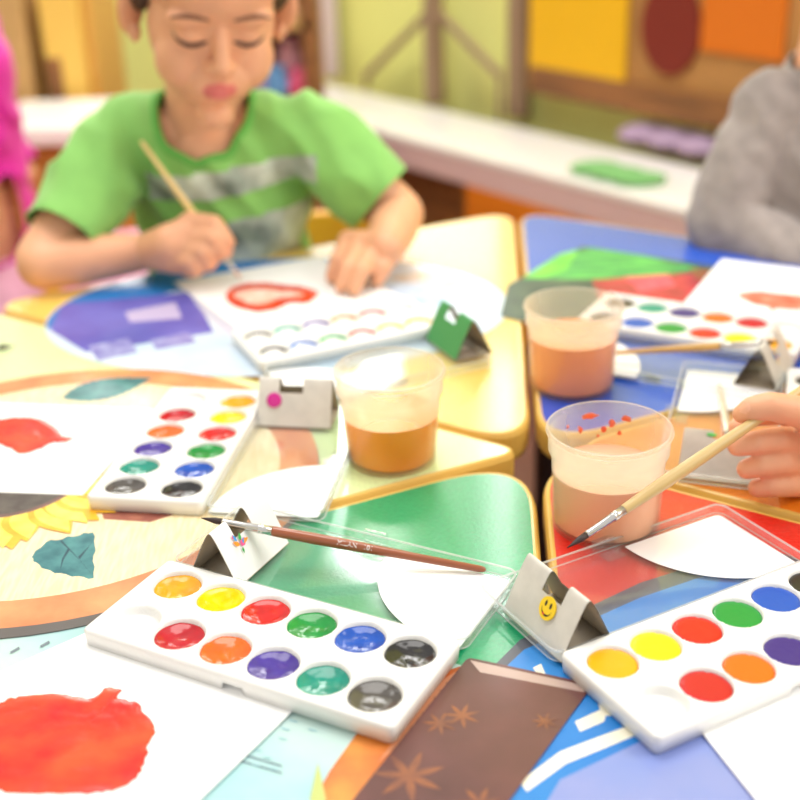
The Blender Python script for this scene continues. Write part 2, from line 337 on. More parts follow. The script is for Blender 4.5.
for nm, k, rgb in TABLES:
    d0, d1 = direction(k), direction(k+1); n0 = V((-d0.y, d0.x)); n1 = V((d1.y, -d1.x)); bis = (d0+d1).normalized()
    g = .0035; ap = HX + bis*(g/math.sin(PI/6)) + bis*.012
    ap = HX + bis*.006
    A = HX + bis*(g/math.sin(PI/6)); F0 = HX+d0*SIDE+n0*g; F1 = HX+d1*SIDE+n1*g
    rt = {'pale lime': .013, 'green': .046}.get(nm, .036)
    out = round_poly([A, F0, F1], [rt, .03, .03], 12)
    t = thing('classroom_table', DESC[nm], 'table', (HX.x+bis.x*.3, HX.y+bis.y*.3, FLOOR), 0, 'wedge shaped tables in a ring')
    def tp(nm_, bm, m, par=t):
        o = obj(nm_, bm, m, par); o.matrix_parent_inverse = Matrix.Translation(-t.location); return o
    inner = offset_poly(out, .0032)
    bm = bmesh.new(); prism(bm, inner, -.022, 0)
    tp('tabletop', bm, mat('laminate_'+nm, rgb, .34, coat=.7, coatr=.12, bump=.25, bscale=420, var=.06, vscale=300))
    bm = bmesh.new()
    o1 = out; o2 = offset_poly(out, .0033); n = len(o1)
    prof = [(0, -.024), (-.0012, -.02), (-.0012, -.004), (.0004, -.0004), (.0018, .0004), (.0033, 0), (.0033, -.022)]
    rings = []
    for dd, z in prof:
        rings.append([bm.verts.new((*p, z)) for p in offset_poly(out, dd)])
    rings.append(rings[0])
    for a_, b_ in zip(rings, rings[1:]):
        for i in range(n): bm.faces.new((a_[i], a_[(i+1) % n], b_[(i+1) % n], b_[i]))
    bmesh.ops.recalc_face_normals(bm, faces=bm.faces)
    e = tp('edge_band', bm, BAND)
    bm = bmesh.new(); prism(bm, offset_poly(out, .05), -.07, -.0225); tp('apron', bm, mat('apron_wood', (112, 64, 44), .6))
    for q in (A+bis*.10, F0+(bis*.5-d0).normalized()*.09, F1+(bis*.5-d1).normalized()*.09):
        bm = bmesh.new(); lathe(bm, [(.016, FLOOR+.012), (.017, FLOOR+.2), (.02, -.03)], 20, Matrix.Translation((q.x, q.y, 0)), cap=True); l = tp('leg', bm, LEGM)
        bm = bmesh.new(); lathe(bm, [(.017, FLOOR), (.021, FLOOR+.002), (.021, FLOOR+.012), (.014, FLOOR+.016)], 20, Matrix.Translation((q.x, q.y, 0)), cap=True)
        o = obj('foot_cap', bm, mat('black_rubber', (30, 28, 28), .7), l)

# ================================================================== PRINTED PLACEMATS AND SHEETS
class Print:
    """a thin printed sheet; layers of ink in one mesh, each with its material"""
    def __init__(s, z): s.bm = bmesh.new(); s.z = z; s.m = []; s.k = 0
    def mi(s, m):
        if m not in s.m: s.m.append(m)
        return s.m.index(m)
    def sheet(s, pts, m, th=.0005):
        prism(s.bm, pts, s.z, s.z+th, s.mi(m)); s.top = s.z+th
    def ink(s, pts, m):
        s.k += 1; z = s.top+.00001*s.k
        f = s.bm.faces.new([s.bm.verts.new((p[0], p[1], z)) for p in pts]); f.normal_update()
        if f.normal.z < 0: f.normal_flip()
        f.material_index = s.mi(m)
    def done(s, name, label, cat, group=None): return tag(obj(name, s.bm, s.m), label, cat, group)
def inkm(name, rgb, rgb2=None, vs=20, st=None, rough=.4, coat=.35): return mat('print_'+name, rgb, rough, coat=coat, spec=.3, rgb2=rgb2, vscale=vs, stretch=st, coatr=.12)
def ell(cx, cy, rx, ry, n=72, a0=0, rot=0):
    c, s_ = math.cos(rot), math.sin(rot)
    return [(cx+c*rx*math.cos(2*PI*i/n+a0)-s_*ry*math.sin(2*PI*i/n+a0), cy+s_*rx*math.cos(2*PI*i/n+a0)+c*ry*math.sin(2*PI*i/n+a0)) for i in range(n)]
def P(*l): return [xy(at(px, py, .001)) for px, py in l]
def clip_ell(pts, E):
    """clip polygon by ellipse (cx,cy,rx,ry) by pulling outside points in; outline is densified first"""
    out = []; n = len(pts)
    for i in range(n):
        a, b_ = V(pts[i]), V(pts[(i+1) % n])
        for k in range(12):
            p = a.lerp(b_, k/12); u, v = (p.x-E[0])/E[2], (p.y-E[1])/E[3]; r = math.hypot(u, v)
            if r > 1: p = V((E[0]+(p.x-E[0])/r, E[1]+(p.y-E[1])/r))
            out.append((p.x, p.y))
    return out
# oval mat under the boy's paper
E1 = (-.111, 1.098, .214, .152)
S = Print(.0003); S.sheet(ell(*E1), inkm('pale_blue', (190, 214, 236), (222, 232, 242), 9))
e2 = (E1[0], E1[1], E1[2]-.001, E1[3]-.001)
S.ink(clip_ell(P((40, 330), (60, 290), (160, 262), (330, 240), (330, 265), (215, 298), (185, 288)), e2), inkm('azure', (20, 120, 196)))
S.ink(clip_ell(P((50, 330), (62, 304), (150, 296), (192, 291), (214, 332), (128, 346), (86, 352)), e2), inkm('violet', (92, 84, 178), (110, 110, 200), 16))
S.ink(clip_ell(P((125, 312), (175, 302), (182, 318), (130, 322)), e2), inkm('lilac', (196, 184, 222)))
S.ink(clip_ell(P((88, 346), (128, 338), (138, 352), (98, 361)), e2), inkm('pale_lilac', (176, 176, 222), (120, 110, 190), 60))
S.ink(clip_ell(P((150, 340), (188, 332), (196, 342), (156, 350)), e2), inkm('pale_lilac', (176, 176, 222)))
S.ink(clip_ell(P((185, 288), (205, 315), (240, 345), (262, 330), (215, 296)), e2), inkm('grey_lilac', (206, 206, 226)))
S.ink(clip_ell(P((345, 290), (395, 285), (440, 278), (470, 300), (420, 318), (365, 306)), e2), inkm('sky', (140, 176, 224), (206, 220, 236), 30))
S.ink(clip_ell(P((385, 278), (440, 268), (480, 282), (440, 290)), e2), inkm('beige_photo', (216, 196, 170), (190, 200, 220), 30))
S.done('oval_placemat', 'oval blue printed placemat under the boy\'s sheet of paper', 'placemat', 'printed placemats')
# sunflower mat (fit through its visible rim)
E2 = (-.246, .776, .188, .19)
S = Print(.0011); S.sheet(ell(*E2), inkm('grey_rim', (96, 90, 86)))
S.ink(ell(E2[0]+.002, E2[1]+.006, .185, .186), inkm('terracotta', (210, 124, 76), (232, 160, 106), 22))
S.ink(ell(E2[0], E2[1]+.006, .160, .158), inkm('pale_wood', (238, 214, 166), (248, 232, 194), 40, (9, 1.2, 1)))
def leafshape(x, y, a, l, w, n=14, teeth=.0):
    pts = []
    for s_ in (1, -1):
        rng = range(n+1) if s_ == 1 else range(n-1, 0, -1)
        for i in rng:
            t = i/n; ww = w*math.sin(PI*t**.8)*(1+(teeth if i % 2 else 0)); pts.append((x+l*t*math.cos(a)-s_*ww*math.sin(a), y+l*t*math.sin(a)+s_*ww*math.cos(a)))
    return pts
fc = at(8, 482, .001)
lf = at(62, 530, .001)
def serr(l, k=5, am=1.6):
    out = []; n = len(l)
    for i in range(n):
        a, b_ = V(l[i]), V(l[(i+1) % n]); nr = V((b_.y-a.y, a.x-b_.x)).normalized()
        for j in range(k): q = a.lerp(b_, j/k)+nr*(am if j % 2 else 0); out.append((q.x, q.y))
    return out
S.ink(P(*serr([(32, 558), (46, 543), (62, 540), (80, 536), (93, 533), (95, 546), (93, 562), (94, 579), (78, 577), (60, 574), (46, 570), (36, 563)], 3)), inkm('leaf_teal', (28, 98, 108), (70, 140, 140), 60))
for l in ([(60, 542), (80, 561), (94, 578), (82, 563), (62, 541)], [(78, 558), (88, 548), (94, 541), (88, 549), (80, 560)], [(68, 549), (62, 560), (60, 572), (64, 560), (70, 551)]): S.ink(P(*l), inkm('leaf_vein', (16, 66, 80)))
tp_ = at(100, 398, .001); S.ink(leafshape(tp_.x-.03, tp_.y+.0, .5, .075, .02, 22, .12), inkm('leaf_teal', (40, 104, 110), (70, 140, 136), 60))
S.ink(P((100, 507), (135, 505), (185, 512), (150, 523), (104, 520)), inkm('basket', (130, 66, 60), (170, 104, 84), 90))
for i in range(34):
    a = 2*PI*i/34+random.uniform(-.06, .06); rr = random.uniform(.046, .056) if i % 2 == 0 else random.uniform(.054, .064); S.ink(leafshape(fc.x+.042*math.cos(a), fc.y+.042*math.sin(a), a+random.uniform(-.2, .2), rr, .013), inkm('petal_deep', (236, 168, 20), (250, 200, 60), 50))
    S.ink(leafshape(fc.x+.046*math.cos(a), fc.y+.046*math.sin(a), a, rr*.86, .0085), inkm('petal', (255, 222, 70), (255, 234, 120), 50))
S.ink(ell(fc.x, fc.y, .053, .053), inkm('seed_rim', (130, 86, 80), (108, 84, 74), 90))
S.ink(ell(fc.x, fc.y, .049, .049), inkm('seed', (92, 84, 74), (72, 62, 54), 110))
S.done('round_placemat', 'round printed placemat showing a sunflower on pale wood with a terracotta rim', 'placemat', 'printed placemats')
# pale map mat at the front left
S = Print(.0003)
S.sheet(P((-260, 600), (-30, 560), (150, 566), (262, 598), (470, 668), (355, 830), (330, 900), (-160, 900)), inkm('map_pale', (158, 206, 212), (204, 222, 212), 7))
S.ink(P((388, 690), (466, 664), (360, 800), (338, 830), (296, 830), (330, 770)), inkm('map_orange', (232, 150, 66), (200, 104, 50), 26))
S.ink(P((438, 682), (462, 668), (398, 745), (378, 762)), inkm('map_ruler', (226, 160, 120), (200, 128, 96), 20))
for i in range(22):
    t = i/21; a = V((446, 682)).lerp(V((322, 838)), t); S.ink(P((a.x, a.y), (a.x+(9 if i % 5 else 15), a.y+2), (a.x+(9 if i % 5 else 15), a.y+3.6), (a.x, a.y+1.6)), inkm('ruler_tick', (110, 56, 40)))
for y0 in (0, 7): S.ink(P((238, 752+y0), (282, 765+y0), (282, 767+y0), (238, 754+y0)), inkm('map_line', (120, 140, 150)))
for i in range(26):
    x, y = random.uniform(205, 330), random.uniform(715, 800)
    if x-205 > (800-y)*-1.2 + 60 and x < 345-(y-715)*.5: S.ink(P((x, y), (x+8, y+2), (x+8, y+3.2), (x, y+1.2)), inkm('map_mark', (150, 196, 204)))
for (x, y) in ((10, 652), (30, 668), (14, 684), (40, 646), (58, 652), (95, 636)): S.ink(P((x, y), (x+9, y-5), (x+10, y-3), (x+1, y+2)), inkm('map_text', (120, 130, 140)))
S.ink(P((310, 800), (318, 764), (326, 800), (322, 815)), inkm('map_leaf', (190, 200, 120)))
S.done('map_placemat', 'pale blue and orange printed placemat with ruler marks under the front sheet of paper', 'placemat', 'printed placemats')
# blue mat at the front right
S = Print(.0007)
bl = [at(452, 702, .001), at(668, 572, .001), at(900, 480, .001), at(980, 700, .001), at(760, 880, .001), at(430, 880, .001)]
bl = P((470, 690), (520, 640), (640, 583), (760, 545), (1010, 640), (900, 900), (400, 900))
S.sheet(bl, inkm('dark_rim', (78, 80, 92)))
S.ink(P((474, 697), (524, 650), (640, 598), (752, 560), (985, 645), (885, 885), (410, 885)), inkm('blue_sky', (20, 116, 200), (56, 146, 214), 8))
S.ink(P((560, 780), (640, 742), (700, 690), (900, 620), (885, 880), (500, 880)), inkm('lavender_sky', (122, 142, 206), (146, 152, 204), 10))
CR = inkm('cream_stripe', (242, 236, 214))
S.ink(P((520, 782), (560, 752), (628, 726), (630, 718), (640, 726), (640, 734), (566, 764), (527, 792)), CR)
S.ink(P((575, 722), (600, 710), (598, 704), (625, 706), (632, 716), (606, 716), (604, 722), (580, 732)), CR)
S.ink(P((533, 668), (541, 664), (547, 678), (542, 682)), CR)
S.done('picture_placemat', 'blue sky printed placemat with cream stripes under the right paint box', 'placemat', 'printed placemats')
# brown laminated sheet
S = Print(.0016)
S.sheet(round_poly(P((468, 659), (593, 686), (500, 815), (440, 890), (290, 880)), [.004, .006, 0, 0, .004]), inkm('brown_sheet', (118, 70, 66), (88, 52, 48), 14), .0006)
S.ink(P((470, 662), (588, 688), (584, 694), (480, 674)), inkm('edge_gloss', (186, 160, 150)))  # gloss along the top edge, painted in as a pale strip
def star(x, y, r, m, n=7, sq=1):
    c_ = at(x, y, .002)
    for i in range(n): S.ink(leafshape(c_.x, c_.y, 2*PI*i/n+.3, r, r*.12), m)
LF = inkm('leaf_print', (158, 94, 54), (116, 70, 56), 60)
for x, y, r in ((409, 776, .018), (462, 716, .010), (440, 724, .009), (545, 722, .007), (480, 805, .012)): star(x, y, r, LF)
S.done('laminated_sheet', 'dark brown laminated sheet printed with orange leaves between the two front paint boxes', 'sheet')
# berry placemat on the blue table
S = Print(.0004)
S.sheet(P((583, 246), (722, 267), (790, 300), (690, 350), (588, 335), (500, 316), (508, 284)), inkm('dark_green', (40, 66, 66), (70, 92, 80), 40))
S.ink(P((522, 279), (560, 254), (590, 248), (640, 255), (700, 268), (648, 278), (585, 279)), inkm('leaf_green', (86, 190, 90), (40, 140, 80), 30, (1, 3, 1)))
S.ink(P((524, 277), (560, 254), (578, 250), (566, 270), (545, 278)), inkm('bright_green', (120, 220, 70), (90, 190, 70), 40))
S.ink(P((592, 280), (640, 276), (714, 272), (730, 285), (690, 310), (640, 306), (600, 300)), inkm('berry_red', (206, 50, 72), (140, 30, 50), 34))
S.ink(P((624, 277), (668, 274), (676, 286), (640, 292)), inkm('berry_pink', (236, 92, 120), (220, 60, 90), 50))
S.ink(P((690, 268), (716, 270), (712, 280), (694, 278)), inkm('olive', (120, 110, 50), (150, 60, 50), 60))
S.done('berry_placemat', 'placemat printed with green leaves and red berries on the blue table', 'placemat', 'printed placemats')

# ---- sheets of drawing paper with red paint
PAPER = mat('drawing_paper', (250, 250, 250), .75, bump=.05, bscale=600, var=.01)
PAINT = mat('wet_red_paint', (204, 6, 0), .3, coat=.3, spec=.3, rgb2=(240, 78, 24), vscale=32, bump=.35, bscale=70)
PAINT2 = mat('thin_red_paint', (238, 96, 60), .3, coat=.5, rgb2=(250, 170, 140), vscale=60)
def sheet(pts, z, label):
    bm = bmesh.new(); prism(bm, pts, z, z+.0004); return tag(obj('drawing_paper', bm, PAPER), label, 'paper', 'sheets of drawing paper')
def blobmesh(outline, z, hgt, name, parent, m, seed=0, hole=None):
    """puddle: rings shrinking towards the centre with a noisy height"""
    bm = bmesh.new(); n = len(outline); cx = sum(p[0] for p in outline)/n; cy = sum(p[1] for p in outline)/n
    rings = []; R_ = 14
    for k in range(R_):
        t = 1-k/R_
        rings.append([bm.verts.new((cx+(p[0]-cx)*t, cy+(p[1]-cy)*t, z+hgt*min(1, k/2.0)*(.6+.5*noise.noise(V((p[0]*t*70+seed, p[1]*t*70, k*.1)))))) for p in outline])
    c_ = bm.verts.new((cx, cy, z+hgt*.6))
    for a_, b_ in zip(rings, rings[1:]):
        for i in range(n): bm.faces.new((a_[i], a_[(i+1) % n], b_[(i+1) % n], b_[i]))
    for i in range(n): bm.faces.new((rings[-1][i], rings[-1][(i+1) % n], c_))
    bmesh.ops.recalc_face_normals(bm, faces=bm.faces)
    o = obj(name, bm, m, parent, True); return o
def dens(pts, k=5, jit=.0008, seed=1):
    out = []; n = len(pts); rng = random.Random(seed)
    for i in range(n):
        p0, p1, p2, p3 = (V(pts[(i+d) % n]) for d in (-1, 0, 1, 2))
        for j in range(k):
            t = j/k; q = .5*((2*p1)+(-p0+p2)*t+(2*p0-5*p1+4*p2-p3)*t*t+(-p0+3*p1-3*p2+p3)*t**3)
            out.append((q.x+rng.uniform(-jit, jit), q.y+rng.uniform(-jit, jit)))
    return out
pf = sheet(P((97, 630), (293, 713), (190, 812), (60, 940), (-250, 900), (0, 674)), .0022, 'sheet of paper with the largest red paint blob at the front left corner')
blobmesh(dens(P((-30, 720), (0, 705), (20, 699), (60, 696), (92, 701), (105, 691), (122, 692), (118, 700), (138, 706), (144, 716), (156, 732), (150, 745), (146, 762), (138, 780), (118, 792), (90, 796), (40, 797), (0, 794), (-40, 780))), .0027, .0012, 'red_paint_blob', pf, PAINT, 3)
pl = sheet(P((-60, 402), (160, 411), (83, 497), (-60, 492)), .0022, 'sheet of paper with a red paint blob left of the left paint box')
blobmesh(dens(P((-25, 425), (0, 421), (25, 419), (45, 422), (58, 432), (62, 438), (74, 440), (66, 444), (52, 445), (42, 450), (22, 456), (10, 450), (-5, 446), (-30, 445))), .0027, .0007, 'red_paint_blob', pl, PAINT, 9)
pb = sheet(P((174, 283), (318, 257), (432, 312), (246, 336)), .0016, 'sheet of paper the boy in green is painting on')
bo = dens(P((226, 297), (236, 287), (262, 284), (285, 286), (302, 288), (318, 294), (308, 304), (290, 304), (277, 310), (256, 313), (234, 307)), jit=.0012)
bi = dens(P((234, 296), (244, 291), (262, 290), (284, 292), (295, 293), (304, 295), (298, 298), (281, 298), (269, 303), (256, 306), (243, 302)), jit=.0012, seed=4)
bm = bmesh.new(); n = len(bo); a_ = [bm.verts.new((*p, .0023)) for p in bo]; b_ = [bm.verts.new((*p, .0023)) for p in bi]
for i in range(n): bm.faces.new((a_[i], a_[(i+1) % n], b_[(i+1) % n], b_[i]))
bmesh.ops.recalc_face_normals(bm, faces=bm.faces)
if bm.faces[:][0].normal.z < 0: bmesh.ops.reverse_faces(bm, faces=bm.faces)
obj('red_paint_outline', bm, PAINT, pb)
blobmesh(dens(P((233, 297), (246, 290), (268, 289), (296, 292), (308, 296), (280, 301), (262, 308), (244, 305)), jit=.001), .0021, .0003, 'red_paint_wash', pb, mat('pale_wash', (250, 190, 170), .4, rgb2=(252, 225, 214), vscale=80), 2)
pr = sheet(P((722, 260), (840, 274), (850, 330), (744, 320), (679, 310)), .0016, 'sheet of paper with a red brush stroke in front of the child in grey')
blobmesh(dens(P((737, 296), (752, 292), (775, 294), (805, 297), (825, 304), (800, 311), (776, 310), (772, 315), (769, 309), (750, 304)), jit=.0006), .0021, .0004, 'red_paint_stroke', pr, PAINT2, 5)
pq = sheet(P((701, 734), (806, 684), (900, 720), (860, 860), (778, 830)), .0022, 'blank sheet of paper at the front right corner')

# ================================================================== PAINT BOXES
U0, U1, V0, V1, VL = -.021, .171, -.060, .020, .100
TH = .0105
def tray_mesh():
    bm = bmesh.new(); st = .0008; nu = int(round((U1-U0)/st)); nv = int(round((V1-V0)/st)); R = .004
    def sst(a, b_, x): t = max(0, min(1, (x-a)/(b_-a))); return t*t*(3-2*t)
    grid = []
    for i in range(nu+1):
        row = []
        for j in range(nv+1):
            u = U0+(U1-U0)*i/nu; v = V0+(V1-V0)*j/nv
            d = min(u-U0, U1-u, v-V0, V1-v)
            cx = min(max(u, U0+R), U1-R); cy = min(max(v, V0+R), V1-R); dd = math.hypot(u-cx, v-cy)
            uu, vv = u, v
            if dd > 0 and (u != cx and v != cy):
                m_ = max(abs(u-cx), abs(v-cy)); s_ = m_/dd; uu = cx+(u-cx)*s_; vv = cy+(v-cy)*s_; d = R-m_
            h = TH
            if d < .0018: h -= .0018-math.sqrt(max(0, .0018**2-(.0018-d)**2))
            for rv in (0, -.0395):
                dv = .0165-abs(v-rv); du = min(u-(U0+.004), (U1-.004)-u)
                h -= .0009*sst(0, .0022, min(dv, du))
                k = max(0, min(5, round(u/.03))); rr = math.hypot(u-k*.03, v-rv)
                h -= .0050*(1-sst(.0128, .0146, rr))
                h += .0004*math.exp(-((rr-.0148)/.0005)**2)
            row.append(bm.verts.new((uu, vv, h)))
        grid.append(row)
    for i in range(nu):
        for j in range(nv): bm.faces.new((grid[i][j], grid[i+1][j], grid[i+1][j+1], grid[i][j+1]))
    loop = [grid[i][0] for i in range(nu+1)]+[grid[nu][j] for j in range(1, nv+1)]+[grid[i][nv] for i in range(nu-1, -1, -1)]+[grid[0][j] for j in range(nv-1, 0, -1)]
    low = []
    mid = ((U0+U1)/2, (V0+V1)/2)
    for v_ in loop:
        notch = abs(v_.co.x-.078) < .007 and v_.co.y < V0+.0005
        low.append(bm.verts.new((v_.co.x+(mid[0]-v_.co.x)*.006, v_.co.y+(mid[1]-v_.co.y)*.012, .0 if not notch else .0045)))
    n = len(loop)
    for i in range(n): bm.faces.new((low[i], low[(i+1) % n], loop[(i+1) % n], loop[i]))
    bm.faces.new(list(reversed(low)))
    me = bpy.data.meshes.new('tray'); bm.to_mesh(me); bm.free(); me.materials.append(WHITE)
    for p in me.polygons: p.use_smooth = True
    return me
def tablet_mesh(kind, seed):
    bm = bmesh.new(); n = 48; R = 18; r0 = .0136; rings = []
    c_ = bm.verts.new((0, 0, 0))
    for k in range(1, R+1):
        ring = []
        for i in range(n):
            a = 2*PI*i/n; r = r0*k/R; x, y = r*math.cos(a), r*math.sin(a); t = k/R
            if kind == 'fresh':
                z = .0038-.0006*t**8 + .00008*noise.noise(V((x*300, y*300, seed)))
                if k >= R-1 and min(abs((a-.7) % (2*PI)), abs((a-3.84) % (2*PI))) < .12: x *= .93; y *= .93
            else:
                z = .0012+.0020*t**3-.0006*max(0, t-.93)*10 + .0006*noise.noise(V((x*140, y*140, seed)))+0.00008*noise.noise(V((x*500, y*500, seed+5)))
            ring.append(bm.verts.new((x, y, z)))
        rings.append(ring)
    c_.co.z = sum(v.co.z for v in rings[0])/n
    for i in range(n): bm.faces.new((c_, rings[0][i], rings[0][(i+1) % n]))
    for k, (a_, b_) in enumerate(zip(rings, rings[1:])):
        for i in range(n):
            f = bm.faces.new((a_[i], b_[i], b_[(i+1) % n], a_[(i+1) % n]))
            if kind == 'rinsed_glare':
                ang = 2*PI*i/n; f.material_index = 0 if (k > R-8 and 3.0 < ang < 6.0+.3*math.sin(seed)) or k > R-4 else 1  # white middles: mostly empty pans, with bleaching glare painted in
    if kind == 'rinsed_glare':
        for f in bm.faces:
            if len(f.verts) == 3: f.material_index = 1
    low = [bm.verts.new((v.co.x, v.co.y, 0)) for v in rings[-1]]
    for i in range(n): bm.faces.new((rings[-1][i], low[i], low[(i+1) % n], rings[-1][(i+1) % n]))
    me = bpy.data.meshes.new('paint_tablet'); bm.to_mesh(me); bm.free()
    for p in me.polygons: p.use_smooth = True
    return me
CLEAR = clear_mat('clear_plastic', (252, 254, 254), .012, .20, 1.0)
RIMC = clear_mat('clear_plastic_edge', (250, 252, 252), .35, .75, 1.0)
TRAY = tray_mesh()
def lid_mesh():
    bm = bmesh.new(); o = rrect(U0, V1+.0025, U1, VL, .007, 6); i_ = offset_poly(o, .0011)
    H = .0075
    prism(bm, o, .0005, .0013)
    n = len(o)
    A = [bm.verts.new((*p, .0013)) for p in o]; B_ = [bm.verts.new((*p, H)) for p in offset_poly(o, -.0006)]; D_ = [bm.verts.new((*p, H)) for p in offset_poly(o, .0008)]; Ei = [bm.verts.new((*p, .0013)) for p in i_]
    for k in range(n):
        j = (k+1) % n
        for a_, b_ in ((A, B_), (B_, D_), (D_, Ei)): bm.faces.new((a_[k], a_[j], b_[j], b_[k]))
    bmesh.ops.recalc_face_normals(bm, faces=bm.faces)
    for zz, off, rr_ in ((H, .0001, .00065), (.0014, -.0002, .00045)):         # thickened lip and foot of the rim
        q = [(p[0], p[1], zz) for p in offset_poly(o, off)]; tube(bm, q+[q[0]], rr_, 8, 1)
    me = bpy.data.meshes.new('lid'); bm.to_mesh(me); bm.free(); me.materials.append(CLEAR); me.materials.append(RIMC); return me
LID = lid_mesh()
def mix_mesh():
    bm = bmesh.new(); cx, cy = U1-.0035, VL-.0035; pts = []
    for k in range(29):
        t = PI/2*k/28; pts.append((cx-.079*math.cos(t), cy-.074*math.sin(t)))
    pts = pts+[(cx, cy-.004), (cx-.001, cy-.001), (cx-.004, cy)]
    prism(bm, pts, .0014, .0018); me = bpy.data.meshes.new('mixing_panel'); bm.to_mesh(me); bm.free(); me.materials.append(mat('mixing_white', (244, 244, 246), .3, coat=.5)); return me
MIX = mix_mesh()
bm = bmesh.new(); box(bm, (.075, VL+.002, .005), (.016, .004, .008), bev=.001); box(bm, (.075, VL-.008, .0022), (.014, .009, .0012)); CLIPM = bpy.data.meshes.new('clip'); bm.to_mesh(CLIPM); bm.free(); CLIPM.materials.append(CLEAR)
bm = bmesh.new()
for u in (U0+.012, U1-.012): tube(bm, [(u-.006, V1+.001, .006), (u+.006, V1+.001, .006)], .0017, 12)
HINGE = bpy.data.meshes.new('hinge'); bm.to_mesh(HINGE); bm.free(); HINGE.materials.append(CLEAR)
ROW0 = [('ochre yellow', (248, 182, 0)), ('bright yellow', (252, 226, 6)), ('red', (222, 26, 4)), ('green', (0, 160, 70)), ('blue', (0, 96, 196)), ('black', (44, 40, 40))]
ROW1 = [None, ('crimson', (204, 8, 36)), ('orange', (246, 122, 0)), ('purple', (88, 62, 166)), ('teal', (0, 160, 140)), ('grey', (100, 94, 88))]
TM = {k: [tablet_mesh(k, s*3.1) for s in range(4)] for k in ('fresh', 'worn', 'rinsed_glare')}
def tmat(kind, nm, rgb):
    rgb = tuple(255*(x/255)**1.2*.98 for x in rgb)
    if kind == 'fresh':
        if nm == 'purple': rgb = (52, 16, 122)
        if nm == 'grey': rgb = (54, 34, 26)
        return mat('paint_fresh_'+nm, rgb, .35, coat=.3, coatr=.1, spec=.3)
    if kind == 'worn': return mat('paint_wet_'+nm, rgb, .25, coat=.5, spec=.2, coatr=.06, bump=.12, bscale=110, var=.1, vscale=90)
    return mat('paint_rinsed_'+nm, tuple(int(x*.8+255*.2) for x in rgb), .3, coat=.3)
def paint_box(label, kind, O, ang, z=.0022):
    t = thing('paint_box', label, 'paint box', (O[0], O[1], z), ang, 'watercolour paint boxes')
    link('tray', TRAY, t); k = 0
    for v, row in ((0, ROW0), (-.0395, ROW1)):
        for i, c_ in enumerate(row):
            if not c_: continue
            k += 1; base = TM[kind][k % 4]; me = base.copy(); me.materials.append(tmat(kind, *c_))
            if kind == 'rinsed_glare': me.materials.append(WHITE)
            o = link('paint_tablet', me, t); o.location = (i*.03, v, TH-.0059); o.rotation_euler = (0, 0, 0 if kind != 'worn' else k*1.3)
            o['label'] = ('%s paint tablet' if kind != 'rinsed_glare' else 'nearly empty %s paint tablet') % c_[0]
    l = link('lid', LID, t); l['label'] = 'clear plastic lid'
    link('mixing_panel', MIX, l); link('clip', CLIPM, l); link('hinge', HINGE, t)
    return t
D2 = math.radians
def seat(p0, p1, n):
    a, b_ = at(*p0, .0095), at(*p1, .0095); d = b_-a; return (a.x, a.y), math.atan2(d.y, d.x), d.length/(.03*n)
def paint_box_at(label, kind, p0, p1, n):
    O, a, k = seat(p0, p1, n); t = paint_box(label, kind, O, a); t.scale = (k, 1, 1); return t
BOX = {
 'front': (paint_box_at('worn paint box with clear lid open beside the front left sheet of paper', 'worn', (177.9, 588), (410, 655), 5), ),
 'right': (paint_box_at('fresh paint box beside the sleeve with a yellow smiley face', 'fresh', (612.6, 665), (775.8, 600.7), 4), ),
 'left': (paint_box_at('worn paint box running away from the camera right of the left sheet', 'worn', (238.0, 403.4), (182, 490.7), 5), ),
 'rear': (paint_box_at('fresh paint box in front of the child in grey', 'fresh', (775.6, 346), (637.6, 324.5), 4), ),
 'boy': (paint_box_at('nearly empty white paint box in front of the boy in green', 'rinsed_glare', (419, 324), (274, 353), 5), ),
}
a5 = D2(72); eu = V((math.cos(a5), math.sin(a5))); ev = V((-eu.y, eu.x)); A5 = at(655, 475, .006); O5 = V((A5.x, A5.y))+eu*.021-ev*.1
BOX['hand'] = (paint_box('open paint box on the orange table under the hand holding a brush', 'fresh', (O5.x, O5.y), a5), )

